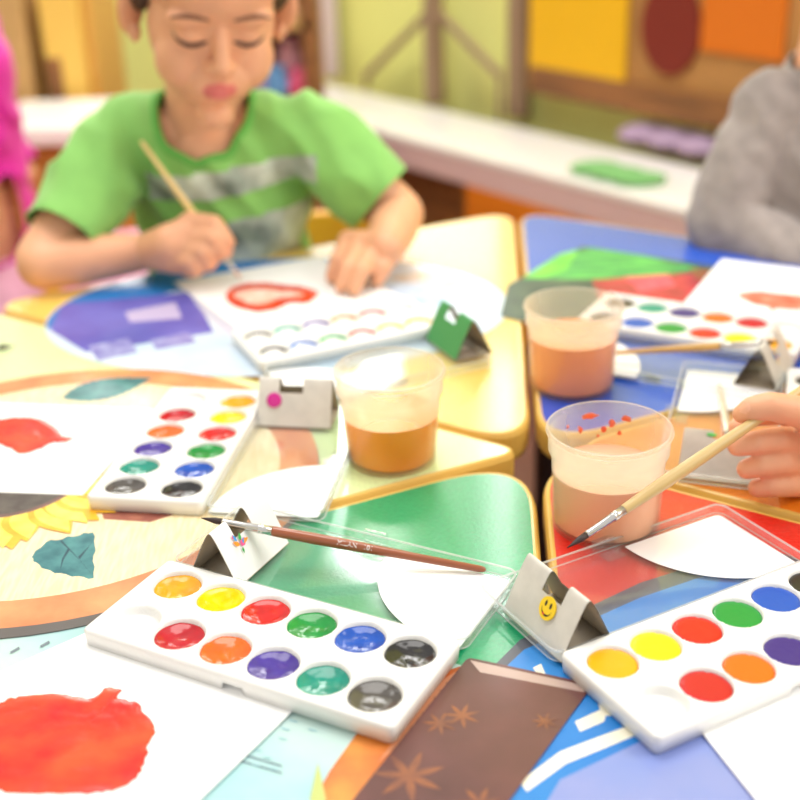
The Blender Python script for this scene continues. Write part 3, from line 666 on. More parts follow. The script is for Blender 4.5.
# ---- folded cardboard sleeves standing in the lids
CARD_G = mat('grey_card', (220, 215, 206), .7, var=.06, vscale=60); CARD_W = mat('white_card', (240, 240, 240), .6); CARD_GR = mat('green_card', (70, 150, 84), .6)
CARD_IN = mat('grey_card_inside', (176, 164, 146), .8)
HT, WU, LV = .033, .0175, .056
def tent_profile(s):
    """s in -1..1 -> (u,z) on a bent card with a rounded ridge"""
    a = abs(s); sg = 1 if s > 0 else -1
    u = WU*(a**.93)
    z = HT*(1-(a*a/(a+.10)*1.10))
    return sg*u, z
def sleeve(boxo, uc, v0, label, outer, mark=None, side=1, rz=0):
    t = thing('cardboard_sleeve', label, 'cardboard sleeve', (0, 0, 0), 0, 'folded cardboard sleeves')
    c_, s_ = math.cos(boxo.rotation_euler.z), math.sin(boxo.rotation_euler.z); lx, ly = uc, v0
    t.location = (boxo.location.x+c_*lx-s_*ly, boxo.location.y+s_*lx+c_*ly, boxo.location.z+.0016); t.rotation_euler = (0, 0, boxo.rotation_euler.z+rz)
    bm = bmesh.new(); ns, nv = 40, 28; G = []
    for i in range(ns+1):
        s = -1+2*i/ns; u, z = tent_profile(s); G.append([bm.verts.new((u, LV*j/nv, z)) for j in range(nv+1)])
    for i in range(ns):
        for j in range(nv):
            sm = -1+2*(i+.5)/ns; vm = (j+.5)/nv
            if abs(sm) < .37 and .30 < vm < .62: continue
            bm.faces.new((G[i][j], G[i+1][j], G[i+1][j+1], G[i][j+1]))
    for v_ in [v_ for v_ in bm.verts if not v_.link_faces]: bm.verts.remove(v_)
    bm.normal_update(); F = list(bm.faces)
    if sum(f.normal.z for f in F) < 0: bmesh.ops.reverse_faces(bm, faces=F)
    bm.normal_update()
    # inner skin
    inner = bmesh.ops.duplicate(bm, geom=list(bm.faces)+list(bm.verts)+list(bm.edges))
    vm_ = inner['vert_map']
    nf = [g for g in inner['geom'] if isinstance(g, bmesh.types.BMFace)]
    for v_ in [g for g in inner['geom'] if isinstance(g, bmesh.types.BMVert)]:
        v_.co -= v_.normal*.0006 if v_.normal.length else V((0, 0, 0))
    bmesh.ops.reverse_faces(bm, faces=nf)
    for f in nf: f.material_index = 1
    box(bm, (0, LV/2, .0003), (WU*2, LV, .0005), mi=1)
    obj('card', bm, [outer, CARD_IN], t, True)
    if mark:
        # local frame on the sloping side
        s0 = side*.50; u, z = tent_profile(s0); u2, z2 = tent_profile(side*.72); u1, z1 = tent_profile(side*.32)
        up = V((u1-u2, 0, z1-z2)).normalized(); lat = V((0, 1, 0))*side*1.0; nr = lat.cross(up); nr = nr if nr.x*side > 0 else -nr
        Mx = Matrix((lat, up, nr)).transposed().to_4x4(); Mx.translation = V((u, LV*mark[1], z))+nr*.0010
        bm = mark[0](); bmesh.ops.transform(bm, matrix=Mx, verts=bm.verts); o = obj('sticker', bm, mark[2], t); o['label'] = mark[3]
    return t
def flat(bm, pts, z, mi):
    f = bm.faces.new([bm.verts.new((p[0], p[1], z)) for p in pts]); f.normal_update()
    if f.normal.z < 0: f.normal_flip()
    f.material_index = mi
def dot_bm():
    bm = bmesh.new(); lathe(bm, [(.0001, .0008), (.0034, .0007), (.0055, .0003), (.0058, -.0006)], 32); return bm
def smile_bm():
    bm = bmesh.new(); prism(bm, ell(0, 0, .0066, .0066, 40), -.0006, .0002, 0)
    for x in (-.0021, .0021): flat(bm, ell(x, .0022, .0009, .0018, 16), .0003, 1)
    o = []; 
    for k in range(17): t = PI+PI*k/16; o.append((.0042*math.cos(t), -.0004+.0042*math.sin(t)))
    for k in range(16, -1, -1): t = PI+PI*k/16; o.append((.0040*math.cos(t), -.0004+.0030*math.sin(t)))
    flat(bm, o, .0003, 1); flat(bm, ell(-.0012, -.0037, .0010, .0007, 14), .0004, 2)
    return bm
def rooster_bm():
    bm = bmesh.new()
    for (x, y, l, a, w, mi) in ((0, 0, .006, .5, .0022, 0), (-.001, .001, .006, 2.4, .0014, 1), (.001, .003, .005, 1.2, .0012, 2), (-.002, .004, .005, 1.8, .0010, 3), (.002, .001, .006, .1, .0012, 1), (0, -.001, .004, -1.7, .0008, 2), (.002, .0005, .004, 1.0, .0008, 3), (-.0035, .006, .003, 1.5, .001, 0)):
        flat(bm, leafshape(x, y, a, l, w), .0001+.00002*mi, mi)
    return bm
YEL = mat('sticker_yellow', (250, 210, 20), .4); BLK = mat('sticker_black', (30, 26, 20), .4); REDM = mat('sticker_red', (226, 60, 40), .4); MAG = mat('sticker_magenta', (206, 10, 140), .3, coat=.5)
GRN = mat('sticker_green', (60, 170, 80), .4); BLU = mat('sticker_blue', (60, 150, 220), .4); PNK = mat('sticker_pink', (236, 90, 150), .4); ORG = mat('sticker_orange', (250, 150, 40), .4)
sl0 = sleeve(BOX['front'][0], .010, .0215, 'white folded cardboard sleeve carrying the brown handled brush', CARD_W, (rooster_bm, .30, [PNK, ORG, GRN, BLU], 'small multicoloured rooster print'), 1)
sl1 = sleeve(BOX['right'][0], .000, .0215, 'grey folded cardboard sleeve with a yellow smiley face sticker', CARD_G, (smile_bm, .42, [YEL, BLK, REDM], 'yellow smiley face sticker'), -1)
sl2 = sleeve(BOX['left'][0], .008, .0215, 'grey folded cardboard sleeve with a magenta dot beside the orange water cup', CARD_G, (dot_bm, .22, MAG, 'magenta round sticker'), 1)
sl3 = sleeve(BOX['rear'][0], -.003, .0215, 'grey folded cardboard sleeve in front of the rear fresh paint box, under a brush', CARD_G, (rooster_bm, .62, [ORG, BLU, YEL, BLU], 'small orange and blue print'), -1)
sl4 = sleeve(BOX['boy'][0], -.013, .0215, 'green folded cardboard sleeve standing on the yellow table', CARD_GR)
# the sleeve lying flat in the lid under the hand
b5 = BOX['hand'][0]
t = thing('cardboard_sleeve', 'grey cardboard sleeve lying nearly flat in the lid under the hand', 'cardboard sleeve', (b5.location.x, b5.location.y, b5.location.z+.0016), a5, 'folded cardboard sleeves')
bm = bmesh.new(); G = []
for i in range(15):
    a = i/14; u = -.0165+.044*a; z = .0006+.016*math.sin(PI*.5*a)**2; G.append([bm.verts.new((u, .026+.060*j/12, z)) for j in range(13)])
for i in range(14):
    for j in range(12):
        if i > 10 and 4 <= j < 8: continue
        bm.faces.new((G[i][j], G[i+1][j], G[i+1][j+1], G[i][j+1]))
bmesh.ops.solidify(bm, geom=list(bm.faces), thickness=.0006)
for v_ in [v_ for v_ in bm.verts if not v_.link_faces]: bm.verts.remove(v_)
obj('card', bm, CARD_G, t, False)
bm = bmesh.new(); prism(bm, ell(.0215, .067, .0022, .0034, 24), .0155, .0163); o = obj('sticker', bm, GRN, t); o['label'] = 'green round sticker'

# ================================================================== BRUSHES
METAL = mat('ferrule_metal', (206, 204, 200), .25, metal=.9); BRIS = mat('dark_bristles', (56, 36, 34), .5, var=.3, vscale=300, stretch=(1, 1, .1))
def brush(label, tip, end, hmat, rmax=.0035, fl=.030, bl_=.014, bmat=BRIS, name='paint_brush', text=None):
    tip, end = V(tip), V(end); L = (end-tip).length
    t = thing(name, label, 'brush', tip, 0, 'paint brushes'); q = (end-tip).to_track_quat('Z', 'Y'); t.rotation_mode = 'QUATERNION'; t.rotation_quaternion = q
    bm = bmesh.new(); lathe(bm, [(.0002, 0), (.0008, bl_*.2), (.0019, bl_*.6), (.0021, bl_)], 20, cap=True); obj('bristles', bm, bmat, t, True)
    f0, f1 = bl_, bl_+fl
    bm = bmesh.new(); lathe(bm, [(.0021, f0-.001), (.0022, f0), (.0026, f1-.009), (.0030, f1-.0085), (.0030, f1-.0075), (.0027, f1-.007), (.0030, f1-.006), (.0030, f1-.005), (.0027, f1-.0045), (.0030, f1)], 24, cap=True); obj('ferrule', bm, METAL, t, True)
    pr = [(.0029, f1), (.0031, f1+.001), (rmax, f1+(L-f1)*.18), (rmax*.95, f1+(L-f1)*.35), (rmax*.72, f1+(L-f1)*.65), (rmax*.58, L-.004), (rmax*.45, L-.001), (.0005, L)]
    bm = bmesh.new(); lathe(bm, pr, 24, cap=True); h = obj('handle', bm, hmat, t, True)
    if text:
        cu = bpy.data.curves.new('lettering', 'FONT'); cu.body = text; cu.size = .0042; cu.extrude = .00008; cu.align_x = 'LEFT'; cu.align_y = 'CENTER'
        to = bpy.data.objects.new('tmp', cu); C.objects.link(to); dg = bpy.context.evaluated_depsgraph_get(); dg.update()
        me = bpy.data.meshes.new_from_object(to.evaluated_get(dg)); bpy.data.objects.remove(to)
        # lay the letters on the side of the handle that faces up and towards the table front
        ax = q.to_matrix() @ V((0, 0, 1)); nr = V((0, -.8, .6)); nr = (nr-ax*nr.dot(ax)).normalized(); lat = nr.cross(ax)
        M3 = q.to_matrix().inverted() @ Matrix((ax, lat, nr)).transposed()
        r_ = rmax*1.0
        for v_ in me.vertices:
            p = v_.co.copy(); dz = math.sqrt(max(0, (r_+.00012)**2-p.y**2)); r_ = rmax*(1-.35*max(0, p.x+.012)/.09); dz = math.sqrt(max(0, (r_+.0001)**2-p.y**2)); v_.co = M3 @ V((p.x, p.y, dz+p.z)) + V((0, 0, f1+.040))
        link('lettering', me, h, [mat('white_ink', (240, 240, 236), .5)])
    return t
WOODB = mat('brown_brush_wood', (160, 82, 40), .35, coat=.6, var=.15, vscale=60, stretch=(1, 1, .1)); WOODL = mat('pale_brush_wood', (214, 184, 122), .4, coat=.4, var=.1, vscale=60, stretch=(1, 1, .1))
WOODG = mat('golden_brush_wood', (206, 160, 80), .4, coat=.4)
# on the front sleeve, end on the green table
zr = sl0.location.z+HT*.86
brush('brown handled brush resting on the white sleeve of the front paint box', at(201, 518, zr+.001), at(486, 570, .0062), WOODB, text='MILAN   101')
tipH = at(567, 548, .026); gripH = aty(748, 426, .700)
HB = brush('pale wooden brush held in the hand at the right edge', tipH, tipH+(gripH-tipH)*1.55, WOODL, rmax=.0042, fl=.028, bl_=.016)
tipB = at(242, 281, .0028)
gb = aty(190, 205, 1.165)
brush('pale wooden brush held by the boy in green', tipB, aty(141, 141, 1.205), mat('cream_brush_wood', (240, 208, 140), .4), bmat=mat('pale_bristles', (214, 170, 150), .5))
brush('golden brush lying across the sleeve of the rear paint box', at(778, 342, .036), at(612, 353, .012), WOODG, rmax=.0032)
brush('short thin brush lying in the lid beside the hand', at(731, 450, .008), at(719, 384, .006), mat('grey_brush_wood', (214, 200, 170), .3, coat=.5), rmax=.003, fl=.02, bl_=.006)

brush('brush whose dark tip lies on the pale lime table at the left edge', at(14, 346, .0032), at(-110, 356, .0035), WOODG)

# ================================================================== CUPS
CUPM = clear_mat('cup_plastic', (255, 252, 248), .15, .62, .35, .22, (255, 248, 236))
CUPW = clear_mat('cup_plastic_wet', (255, 253, 248), .03, .25, .35, .12, (255, 248, 236))
def water_mat(name, rgb, rgbtop):
    m = bpy.data.materials.new(name); m.use_nodes = True; nt = m.node_tree; b_ = nt.nodes['Principled BSDF']
    b_.inputs['Base Color'].default_value = lin(rgb); b_.inputs['Roughness'].default_value = .12
    tl = nt.nodes.new('ShaderNodeBsdfTranslucent'); tl.inputs[0].default_value = lin(rgbtop)
    m1 = nt.nodes.new('ShaderNodeMixShader'); m1.inputs[0].default_value = .25; nt.links.new(b_.outputs[0], m1.inputs[1]); nt.links.new(tl.outputs[0], m1.inputs[2])
    nt.links.new(m1.outputs[0], nt.nodes['Material Output'].inputs[0]); return m
def cup(label, bpx, bpy_, rimpx, rimpy, rimw, basew, wpy, rgb, rgbtop, z=.0008, splash=False):
    """bpx,bpy_: nearest point of the base; rim: centre of the rim; wpy: nearest point of the water line"""
    b0 = at(bpx, bpy_, z); dist = (b0-CAM).dot(_fw); rb = basew/FPX*(dist+.03)/2
    dirv = V((b0.x, b0.y, 0)).normalized(); c_ = b0+dirv*rb
    d = ray(rimpx, rimpy); tt = c_.y/d.y; H = (CAM+d*tt).z-z; rr = rimw/FPX*(d*tt).dot(_fw)/2
    lo = 0; hi = H
    for _ in range(30):
        mid = (lo+hi)/2; rw = rb+(rr-rb)*mid/H; p = c_-dirv*rw; p.z = z+mid; rel = p-CAM; y = 400-FPX*rel.dot(UP)/rel.dot(_fw)
        if y > wpy: lo = mid
        else: hi = mid
    hw = lo
    t = thing('plastic_cup', label, 'cup', (c_.x, c_.y, z), 0, 'plastic cups of paint water')
    k = rr*.972; w = .0009; hs = H*.76
    def R(zz): return rb+(k*.935-rb)*zz/hs
    prof = [(.0001, .0012), (rb*.93, .0012), (rb-.0004, 0), (rb*1.0, .0016), *[(R(q), q) for q in sorted((hs*.35, hw))], (R(hs), hs), (k*.99, hs+.0012), (k*.995, H-.005), (rr*.995, H-.0035), (rr+.0005, H-.0018), (rr, H), (rr-.0016, H+.0002), (k-.0016, H-.003), (k*.98-w, hs+.0015), (R(hs)-w, hs-.0015), *[(R(q)-w, q) for q in sorted((hs*.35, hw), reverse=True)], (rb-w, .0028), (rb*.9, .0022), (.0001, .0022)]
    bm = bmesh.new(); lathe(bm, prof, 80); bmesh.ops.recalc_face_normals(bm, faces=bm.faces); 
    for f in bm.faces:
        if f.calc_center_median().z < hw: f.material_index = 1
    obj('cup_body', bm, [CUPM, CUPW], t, True)
    bm = bmesh.new(); e = .0003
    lathe(bm, [(.0001, .0026), (rb-w-e-.002, .0027), (rb-w-e, .0045), (R(hw)-w-e, hw-.0006), (R(hw)-w-e*.5, hw), (.0001, hw-.0004)], 80); bmesh.ops.recalc_face_normals(bm, faces=bm.faces)
    wo = obj('paint_water', bm, water_mat('water_'+str(len(MATS))+str(bpx), rgb, rgbtop), t, False); wo['label'] = 'cloudy orange water'
    for p_ in wo.data.polygons: p_.use_smooth = abs(p_.normal.z) < .7
    if splash:
        bm = bmesh.new(); rng = random.Random(3)
        for a, zz, sa_, sz in ((1.75, .86, .006, .0022), (1.1, .84, .0035, .0022), (1.35, .78, .002, .0025), (1.5, .73, .0018, .0022), (1.95, .74, .0015, .002), (1.2, .70, .0015, .0015), (2.2, .80, .001, .0015), (1.6, .66, .001, .001)):
            zq = H*zz; rq = (R(zq) if zq < hs else k)-w-.0006
            cc = V((rq*math.cos(a), rq*math.sin(a), zq)); lat = V((-math.sin(a), math.cos(a), 0)); n_ = -V((math.cos(a), math.sin(a), 0))
            c0_ = bm.verts.new(cc+n_*.0008); ring = []
            for i in range(14):
                q = 2*PI*i/14; f_ = rng.uniform(.75, 1.2); ang2 = a+sa_*f_*math.cos(q)/rq; zz2 = zq+sz*f_*math.sin(q); r2 = (R(zz2) if zz2 < hs else k)-w-.0001
                ring.append(bm.verts.new((r2*math.cos(ang2), r2*math.sin(ang2), zz2)))
            for i in range(14): bm.faces.new((c0_, ring[(i+1) % 14], ring[i]))
        obj('paint_splashes', bm, mat('splash_orange', (236, 92, 40), .3, coat=.5), t, True)
    return t
cup('plastic cup with the deepest orange water on the pale lime table', 393, 478, 393, 368, 112, 88, 434, (255, 172, 14), (255, 196, 50))
cup('plastic cup of peach water standing furthest back on the blue table', 571, 402, 575, 304, 100, 83, 352, (255, 186, 140), (255, 206, 170))
cup('plastic cup of peach water with red splashes on the red table', 604, 550, 610, 427, 126, 106, 497, (255, 202, 172), (255, 216, 196), splash=True)

# ================================================================== PEOPLE
SKIN = mat('skin_child', (233, 172, 134), .5, sss=.12, var=.04, vscale=40); LIP = mat('lips', (214, 112, 106), .4, sss=.1); NAIL = mat('fingernail', (236, 178, 146), .35)
HAIRB = mat('brown_hair', (84, 54, 36), .5, var=.3, vscale=80, stretch=(1, 1, .2)); LASH = mat('lashes', (70, 44, 36), .6)
def head_blobs(B, M, neck):
    Rm = M.to_3x3()
    def e(c_, r, rot=None): B.ell(M @ V(c_), r, Rm @ rot if rot else Rm)
    def cp(p, r, q, t): B.cap(M @ V(p), r, M @ V(q), t)
    e((0, .014, .040), (.071, .088, .078)); e((0, -.020, -.015), (.060, .056, .070)); e((0, -.030, -.060), (.046, .042, .034))
    e((0, -.067, -.086), (.018, .015, .014)); e((0, -.032, .042), (.060, .050, .052))
    for s in (-1, 1):
        e((s*.030, -.048, -.036), (.026, .026, .032)); e((s*.026, -.066, .0165), (.024, .012, .010)); e((s*.026, -.0635, -.0015), (.0150, .0120, .0110))
        e((s*.0095, -.082, -.026), (.0065, .007, .0058)); e((s*.071, .002, -.010), (.008, .020, .031), Matrix.Rotation(s*.7, 3, 'Z')); e((s*.069, -.006, -.034), (.006, .010, .011))
    cp((0, -.072, .004), .0070, (0, -.0885, -.019), .0080); e((0, -.0895, -.0215), (.0095, .0088, .0080)); e((0, -.070, -.048), (.030, .014, .020))
    for a_, b_ in (((-.0150, -.0772, -0.0485), (-.005, -.0835, -0.0455)), ((-.005, -.0835, -0.0455), (.005, -.0835, -0.0455)), ((.005, -.0835, -0.0455), (.0150, -.0772, -0.0485))): cp(a_, .0035, b_, .0040)
    for a_, b_ in (((-.0132, -.0772, -0.0510), (-.004, -.0825, -0.0545)), ((-.004, -.0825, -0.0545), (.004, -.0825, -0.0545)), ((.004, -.0825, -0.0545), (.0132, -.0772, -0.0510))): cp(a_, .0040, b_, .0052)
    B.cap(M @ V((0, .030, -.045)), .037, neck, .041)
def head_matrix(eye, yaw, pitch, roll=0):
    Rm = Matrix.Rotation(yaw, 3, 'Z') @ Matrix.Rotation(roll, 3, 'Y') @ Matrix.Rotation(pitch, 3, 'X')
    M = Rm.to_4x4(); M.translation = V(eye)-Rm @ V((0, -.075, 0)); return M
def paint_faces(me, M, nails=()):
    I = M.inverted() if M else None
    for p in me.polygons:
        if M:
            q = I @ p.center
            if q.y < -.06 and abs(q.x) < .0160-.0035*abs(q.z+.050)/.01:
                lo_ = -.0605+.006*(abs(q.x)/.017)**2; hi_ = -.0415-.0055*(abs(q.x)/.017)**2
                if lo_ < q.z < hi_: p.material_index = 1
        for c_, r in nails:
            if (p.center-c_).length < r: p.material_index = 2
def face_hair(root_body, M, me, hair_m, browcol=LASH, long=False):
    bv = BVHTree.FromPolygons([v.co for v in me.vertices], [tuple(p.vertices) for p in me.polygons]); I = M.inverted(); d = (M.to_3x3() @ V((0, 1, 0))).normalized()
    def hit(x, z):
        h = bv.ray_cast(M @ V((x, -.3, z)), d); return I @ h[0] if h[0] else V((x, -.07, z))
    for s in (-1, 1):
        bm = bmesh.new(); pts = []
        for k in range(13):
            t = k/12; x = s*(.0120+.029*t); z = -.0045-.0045*math.sin(PI*t)+.002*t; q = hit(x, z); pts.append(M @ (q+V((0, -.0006, 0))))
        tube(bm, pts, [.0009+.0018*math.sin(PI*k/12) for k in range(13)], 8); obj('eyelashes', bm, LASH, root_body, True)
        bm = bmesh.new(); pts = []
        for k in range(13):
            t = k/12; x = s*(.011+.034*t); z = .0175+.0055*math.sin(PI*t*.8)-.002*t; q = hit(x, z); pts.append(M @ (q+V((0, -.0002, 0))))
        tube(bm, pts, [.0008+.0013*math.sin(PI*(k+.6)/13) for k in range(13)], 8); obj('eyebrow', bm, mat('brow_hair', (128, 84, 60), .7), root_body, True)
    B = Blob(); Rm = M.to_3x3()
    B.ell(M @ V((0, .022, .048)), (.078, .091, .080), Rm); B.ell(M @ V((0, .040, .015)), (.073, .078, .072), Rm)
    for s in (-1, 1): B.ell(M @ V((s*.064, -.004, .014)), (.012, .018, .028), Rm)
    if long: B.ell(M @ V((0, .06, -.05)), (.072, .05, .10), Rm)
    hm = B.mesh('hair', .004, 4)
    for v_ in hm.vertices: v_.co += v_.normal*.002*noise.noise(V(v_.co)*90)
    link('hair', hm, root_body, [hair_m])
def cloth(name, B, cut, parent, mats, vox=.005, wr=.0035, paintf=None, seed=0, collar=None):
    me = B.mesh(name, vox, 8); bm = bmesh.new(); bm.from_mesh(me)
    for v_ in bm.verts:
        p = v_.co*16+V((seed, 0, 0)); n_ = noise.noise(V((p.x*1.5+p.z*.8, p.y*.8, p.z*.55-p.x*.4))); n2 = noise.noise(V((p.x*2.8+p.z*1.9, p.y, p.z*1.2-p.x)))
        v_.co += v_.normal*(wr*(1-abs(n_)*2)+wr*.5*n2)
    dl = [f for f in bm.faces if cut(f.calc_center_median())]
    bmesh.ops.delete(bm, geom=dl, context='FACES')
    for v_ in [v_ for v_ in bm.verts if not v_.link_faces]: bm.verts.remove(v_)
    for _ in range(25):
        mv = {}
        for v_ in bm.verts:
            nb = [e.other_vert(v_).co for e in v_.link_edges if e.is_boundary]
            if len(nb) == 2: mv[v_] = v_.co*.4+(nb[0]+nb[1])*.3
        for v_, c_ in mv.items(): v_.co = c_
    for f in bm.faces: f.smooth = True
    if paintf:
        for f in bm.faces: f.material_index = paintf(f.calc_center_median(), f.normal)
    rim = None
    if collar:
        todo = {e for e in bm.edges if e.is_boundary}; best = None
        while todo:
            e = todo.pop(); loop = [e.verts[0], e.verts[1]]
            while True:
                nx = [x for x in loop[-1].link_edges if x in todo]
                if not nx: break
                todo.discard(nx[0]); loop.append(nx[0].other_vert(loop[-1]))
            c_ = sum((v_.co for v_ in loop), V())/len(loop); d = (c_-collar[0]).length
            if len(loop) > 30 and (best is None or d < best[0]): best = (d, [v_.co.copy() for v_ in loop])
        rim = best[1][::2]
    bm.normal_update(); nrm = {v_: v_.normal.copy() for v_ in bm.verts}; old = list(bm.faces); be = [(e, e.link_faces[0]) for e in bm.edges if e.is_boundary]
    mp_ = {v_: bm.verts.new(v_.co-nrm[v_]*.0018) for v_ in list(bm.verts)}
    for f in old:
        g = bm.faces.new([mp_[v_] for v_ in reversed(f.verts)]); g.material_index = f.material_index; g.smooth = True
    for e, f in be:
        a_, b_ = e.verts; g = bm.faces.new((a_, b_, mp_[b_], mp_[a_])); g.material_index = f.material_index
    bm.to_mesh(me); bm.free()
    o = link(name, me, parent, mats)
    if rim:
        b2 = bmesh.new(); tube(b2, rim+[rim[0]], .0042, 8); obj('collar', b2, collar[1], o, True)
    return o
def beyond(p, a, b_, t, rad=.08):
    """p lies past fraction t of segment a->b, near it"""
    d = b_-a; s = (p-a).dot(d)/d.length_squared; q = a+d*max(0, min(1.3, s)); return s > t and (p-q).length < rad
def inneck(p, a, d, r):
    q = p-a; s = q.dot(d); return s > -.03 and (q-d*s).length < r

# ---------------- the boy in green
def boy():
    sR, sL = aty(122, 140, 1.29), aty(308, 134, 1.29)
    eR = at(42, 264, .028); wR = at(146, 252, .028)
    eL = aty(398, 214, 1.265); wL = at(386, 248, .034)
    chest = aty(222, 190, 1.315); belly = aty(232, 275, 1.335); hip = V((belly.x, 1.38, -.25)); neck = aty(206, 140, 1.292)
    M = head_matrix(aty(221, 38, 1.165), D2(16), D2(23), D2(4))
    B = Blob(); head_blobs(B, M, neck)
    B.ell(chest, (.085, .058, .11)); B.ell(belly, (.08, .06, .10)); B.ell(hip, (.095, .075, .08))
    B.cap(sR, .034, sL, .034); B.cap(neck+V((0, .01, -.02)), .045, chest, .05); B.cap(chest, .07, hip, .075)
    B.ell(aty(212, 168, 1.262), (.045, .028, .045))
    B.chain([(sR, .034), (eR+V((-.002, .008, .003)), .025)]); B.chain([(eR, .025), (eR.lerp(wR, .35), .0255), (wR, .0185)])
    B.chain([(sL, .034), (eL, .027)]); B.chain([(eL, .027), (eL.lerp(wL, .4), .025), (wL, .019)])
    # right fist round the brush
    Y = 1.172
    def a(px, py, dy=0): return aty(px, py, Y+dy)
    B.chain([(wR, .0185), (a(172, 244, .0), .021), (a(190, 232, .005), .017)]); B.chain([(wR, .018), (a(175, 256), .018), (a(186, 260, -.004), .013)]); B.cap(a(172, 244), .02, a(192, 246, 0), .018)
    B.chain([(a(190, 224, .008), .0125), (a(214, 224, -.008), .0092), (a(226, 240, -.012), .0080), (a(226, 252, -.004), .0068)])
    B.chain([(a(188, 238, .0), .0115), (a(212, 238, -.018), .0090), (a(221, 252, -.016), .0076), (a(213, 258, -.004), .0066)])
    B.chain([(a(182, 250, -.004), .0110), (a(203, 252, -.022), .0088), (a(210, 264, -.016), .0074), (a(201, 266, -.004), .0064)])
    B.chain([(a(176, 260, -.006), .0100), (a(191, 262, -.022), .0078), (a(196, 271, -.016), .0068), (a(188, 272, -.004), .006)])
    B.chain([(a(172, 236, .012), .013), (a(196, 224, .024), .0095), (a(218, 230, .022), .0080), (a(229, 242, .010), .0068)])
    # left hand flat on the paper
    ks = [((349, 242, .030), (338, 262, .022), (332, 277, .010)), ((362, 243, .033), (348, 268, .024), (341, 286, .010)), ((376, 247, .032), (361, 271, .024), (354, 289, .010)), ((388, 254, .026), (383, 268, .020), (378, 280, .010))]
    for b_, m_, t_ in ks:
        pb_, pm_, pt_ = at(*b_), at(*m_), at(*t_); B.chain([(wL, .0165), (pb_, .0125)]); B.chain([(pb_, .0108), (pm_, .0090), (pt_, .0068)])
    B.chain([(wL, .015), (at(360, 240, .02), .011), (at(338, 254, .012), .0075)])
    # legs under the table
    for s in (-1, 1):
        k = V((hip.x+s*.075, 1.06, -.20)); f = V((hip.x+s*.075, 1.04, FLOOR+.045)); B.chain([(hip+V((s*.05, 0, 0)), .062), (k, .045)]); B.chain([(k, .043), (f, .028)]); B.cap(f+V((0, .02, -.012)), .026, f+V((0, -.09, -.022)), .021)
    me = B.mesh('person', .0022, 5); paint_faces(me, M)
    o = tag(link('person', me, None, [SKIN, LIP, NAIL]), 'boy in a green t-shirt leaning over the table, painting with a brush', 'person')
    face_hair(o, M, me, HAIRB)
    G = mat('green_jersey', (136, 198, 100), .8, var=.05, vscale=30, sheen=.2); PRN = mat('shirt_print', (218, 230, 214), .8, rgb2=(110, 124, 112), vscale=20); HEM = mat('green_rib', (100, 176, 78), .85)
    B = Blob(); B.ell(chest, (.094, .070, .118)); B.ell(belly, (.094, .076, .11)); B.cap(chest, .078, hip+V((0, 0, .06)), .086)
    B.cap(sR+V((.004, 0, 0)), .042, sL, .042); B.ell(aty(212, 160, 1.275), (.07, .045, .055))
    B.cap(neck+V((0, .02, -.01)), .054, chest, .06)
    hR = sR.lerp(eR, .80); hL = sL.lerp(eL, .84)
    B.chain([(sR, .042), (hR, .039)]); B.chain([(sL, .042), (hL, .039)])
    ax = (M @ V((0, .022, -.03))-aty(206, 165, 1.285)); ax.normalize(); na = aty(204, 140, 1.275)
    zn = aty(212, 170, 1.24).z
    def cut(p): return beyond(p, sR, eR, .78) or beyond(p, sL, eL, .80) or (inneck(p, na, ax, .050) and p.z > zn) or p.z < -.22
    def pf_(p, n_):
        if n_.y > -.25: return 0
        x0, x1 = aty(145, 200, 1.24).x, aty(318, 200, 1.24).x; z = p.z-(p.x-x0)*.10
        zt1, zb1 = aty(150, 178, 1.24).z, aty(150, 206, 1.24).z; zt2 = aty(150, 232, 1.24).z
        if x0 < p.x < x1 and (zb1 < z < zt1 or z < zt2) and z > -.1:
            if z < zt2 and p.x < x0+.07: return 0
            return 1
        return 0
    cloth('t_shirt', B, cut, o, [G, PRN], .0035, .0062, pf_, collar=(na, HEM))
    # shorts
    B = Blob(); B.ell(hip, (.108, .088, .09))
    for s in (-1, 1): B.chain([(hip+V((s*.05, 0, 0)), .074), (V((hip.x+s*.072, 1.14, -.205)), .06)])
    cloth('shorts', B, lambda p: p.y < 1.15, o, [mat('navy_cotton', (50, 60, 96), .85)], .006, .002)
boy()
def chair(label, x, y, rz, m, seat_z=-.30, back_top=-.02, group='wooden chairs'):
    t = thing('small_chair', label, 'chair', (x, y, FLOOR), rz, group); h = seat_z-FLOOR
    bm = bmesh.new(); prism(bm, rrect(-.15, -.15, .15, .15, .03), h-.012, h); obj('seat', bm, m, t)
    for sx in (-1, 1):
        bm = bmesh.new(); tube(bm, [(sx*.135, -.13, 0), (sx*.13, -.125, h-.012)], .013, 12); obj('leg', bm, m, t, True)
        bm = bmesh.new(); tube(bm, [(sx*.135, .15, 0), (sx*.135, .145, h), (sx*.135, .165, back_top-FLOOR)], .013, 12); obj('leg', bm, m, t, True)
    bm = bmesh.new(); box(bm, (0, .158, back_top-FLOOR-.07), (.29, .014, .11), bev=.005); obj('backrest', bm, m, t)
YW = mat('yellow_chair_wood', (238, 172, 44), .45, coat=.3)
chair('yellow wooden chair the boy in green sits on', aty(240, 200, 1.35).x+.03, 1.385, 0, YW, -.33, -.02)

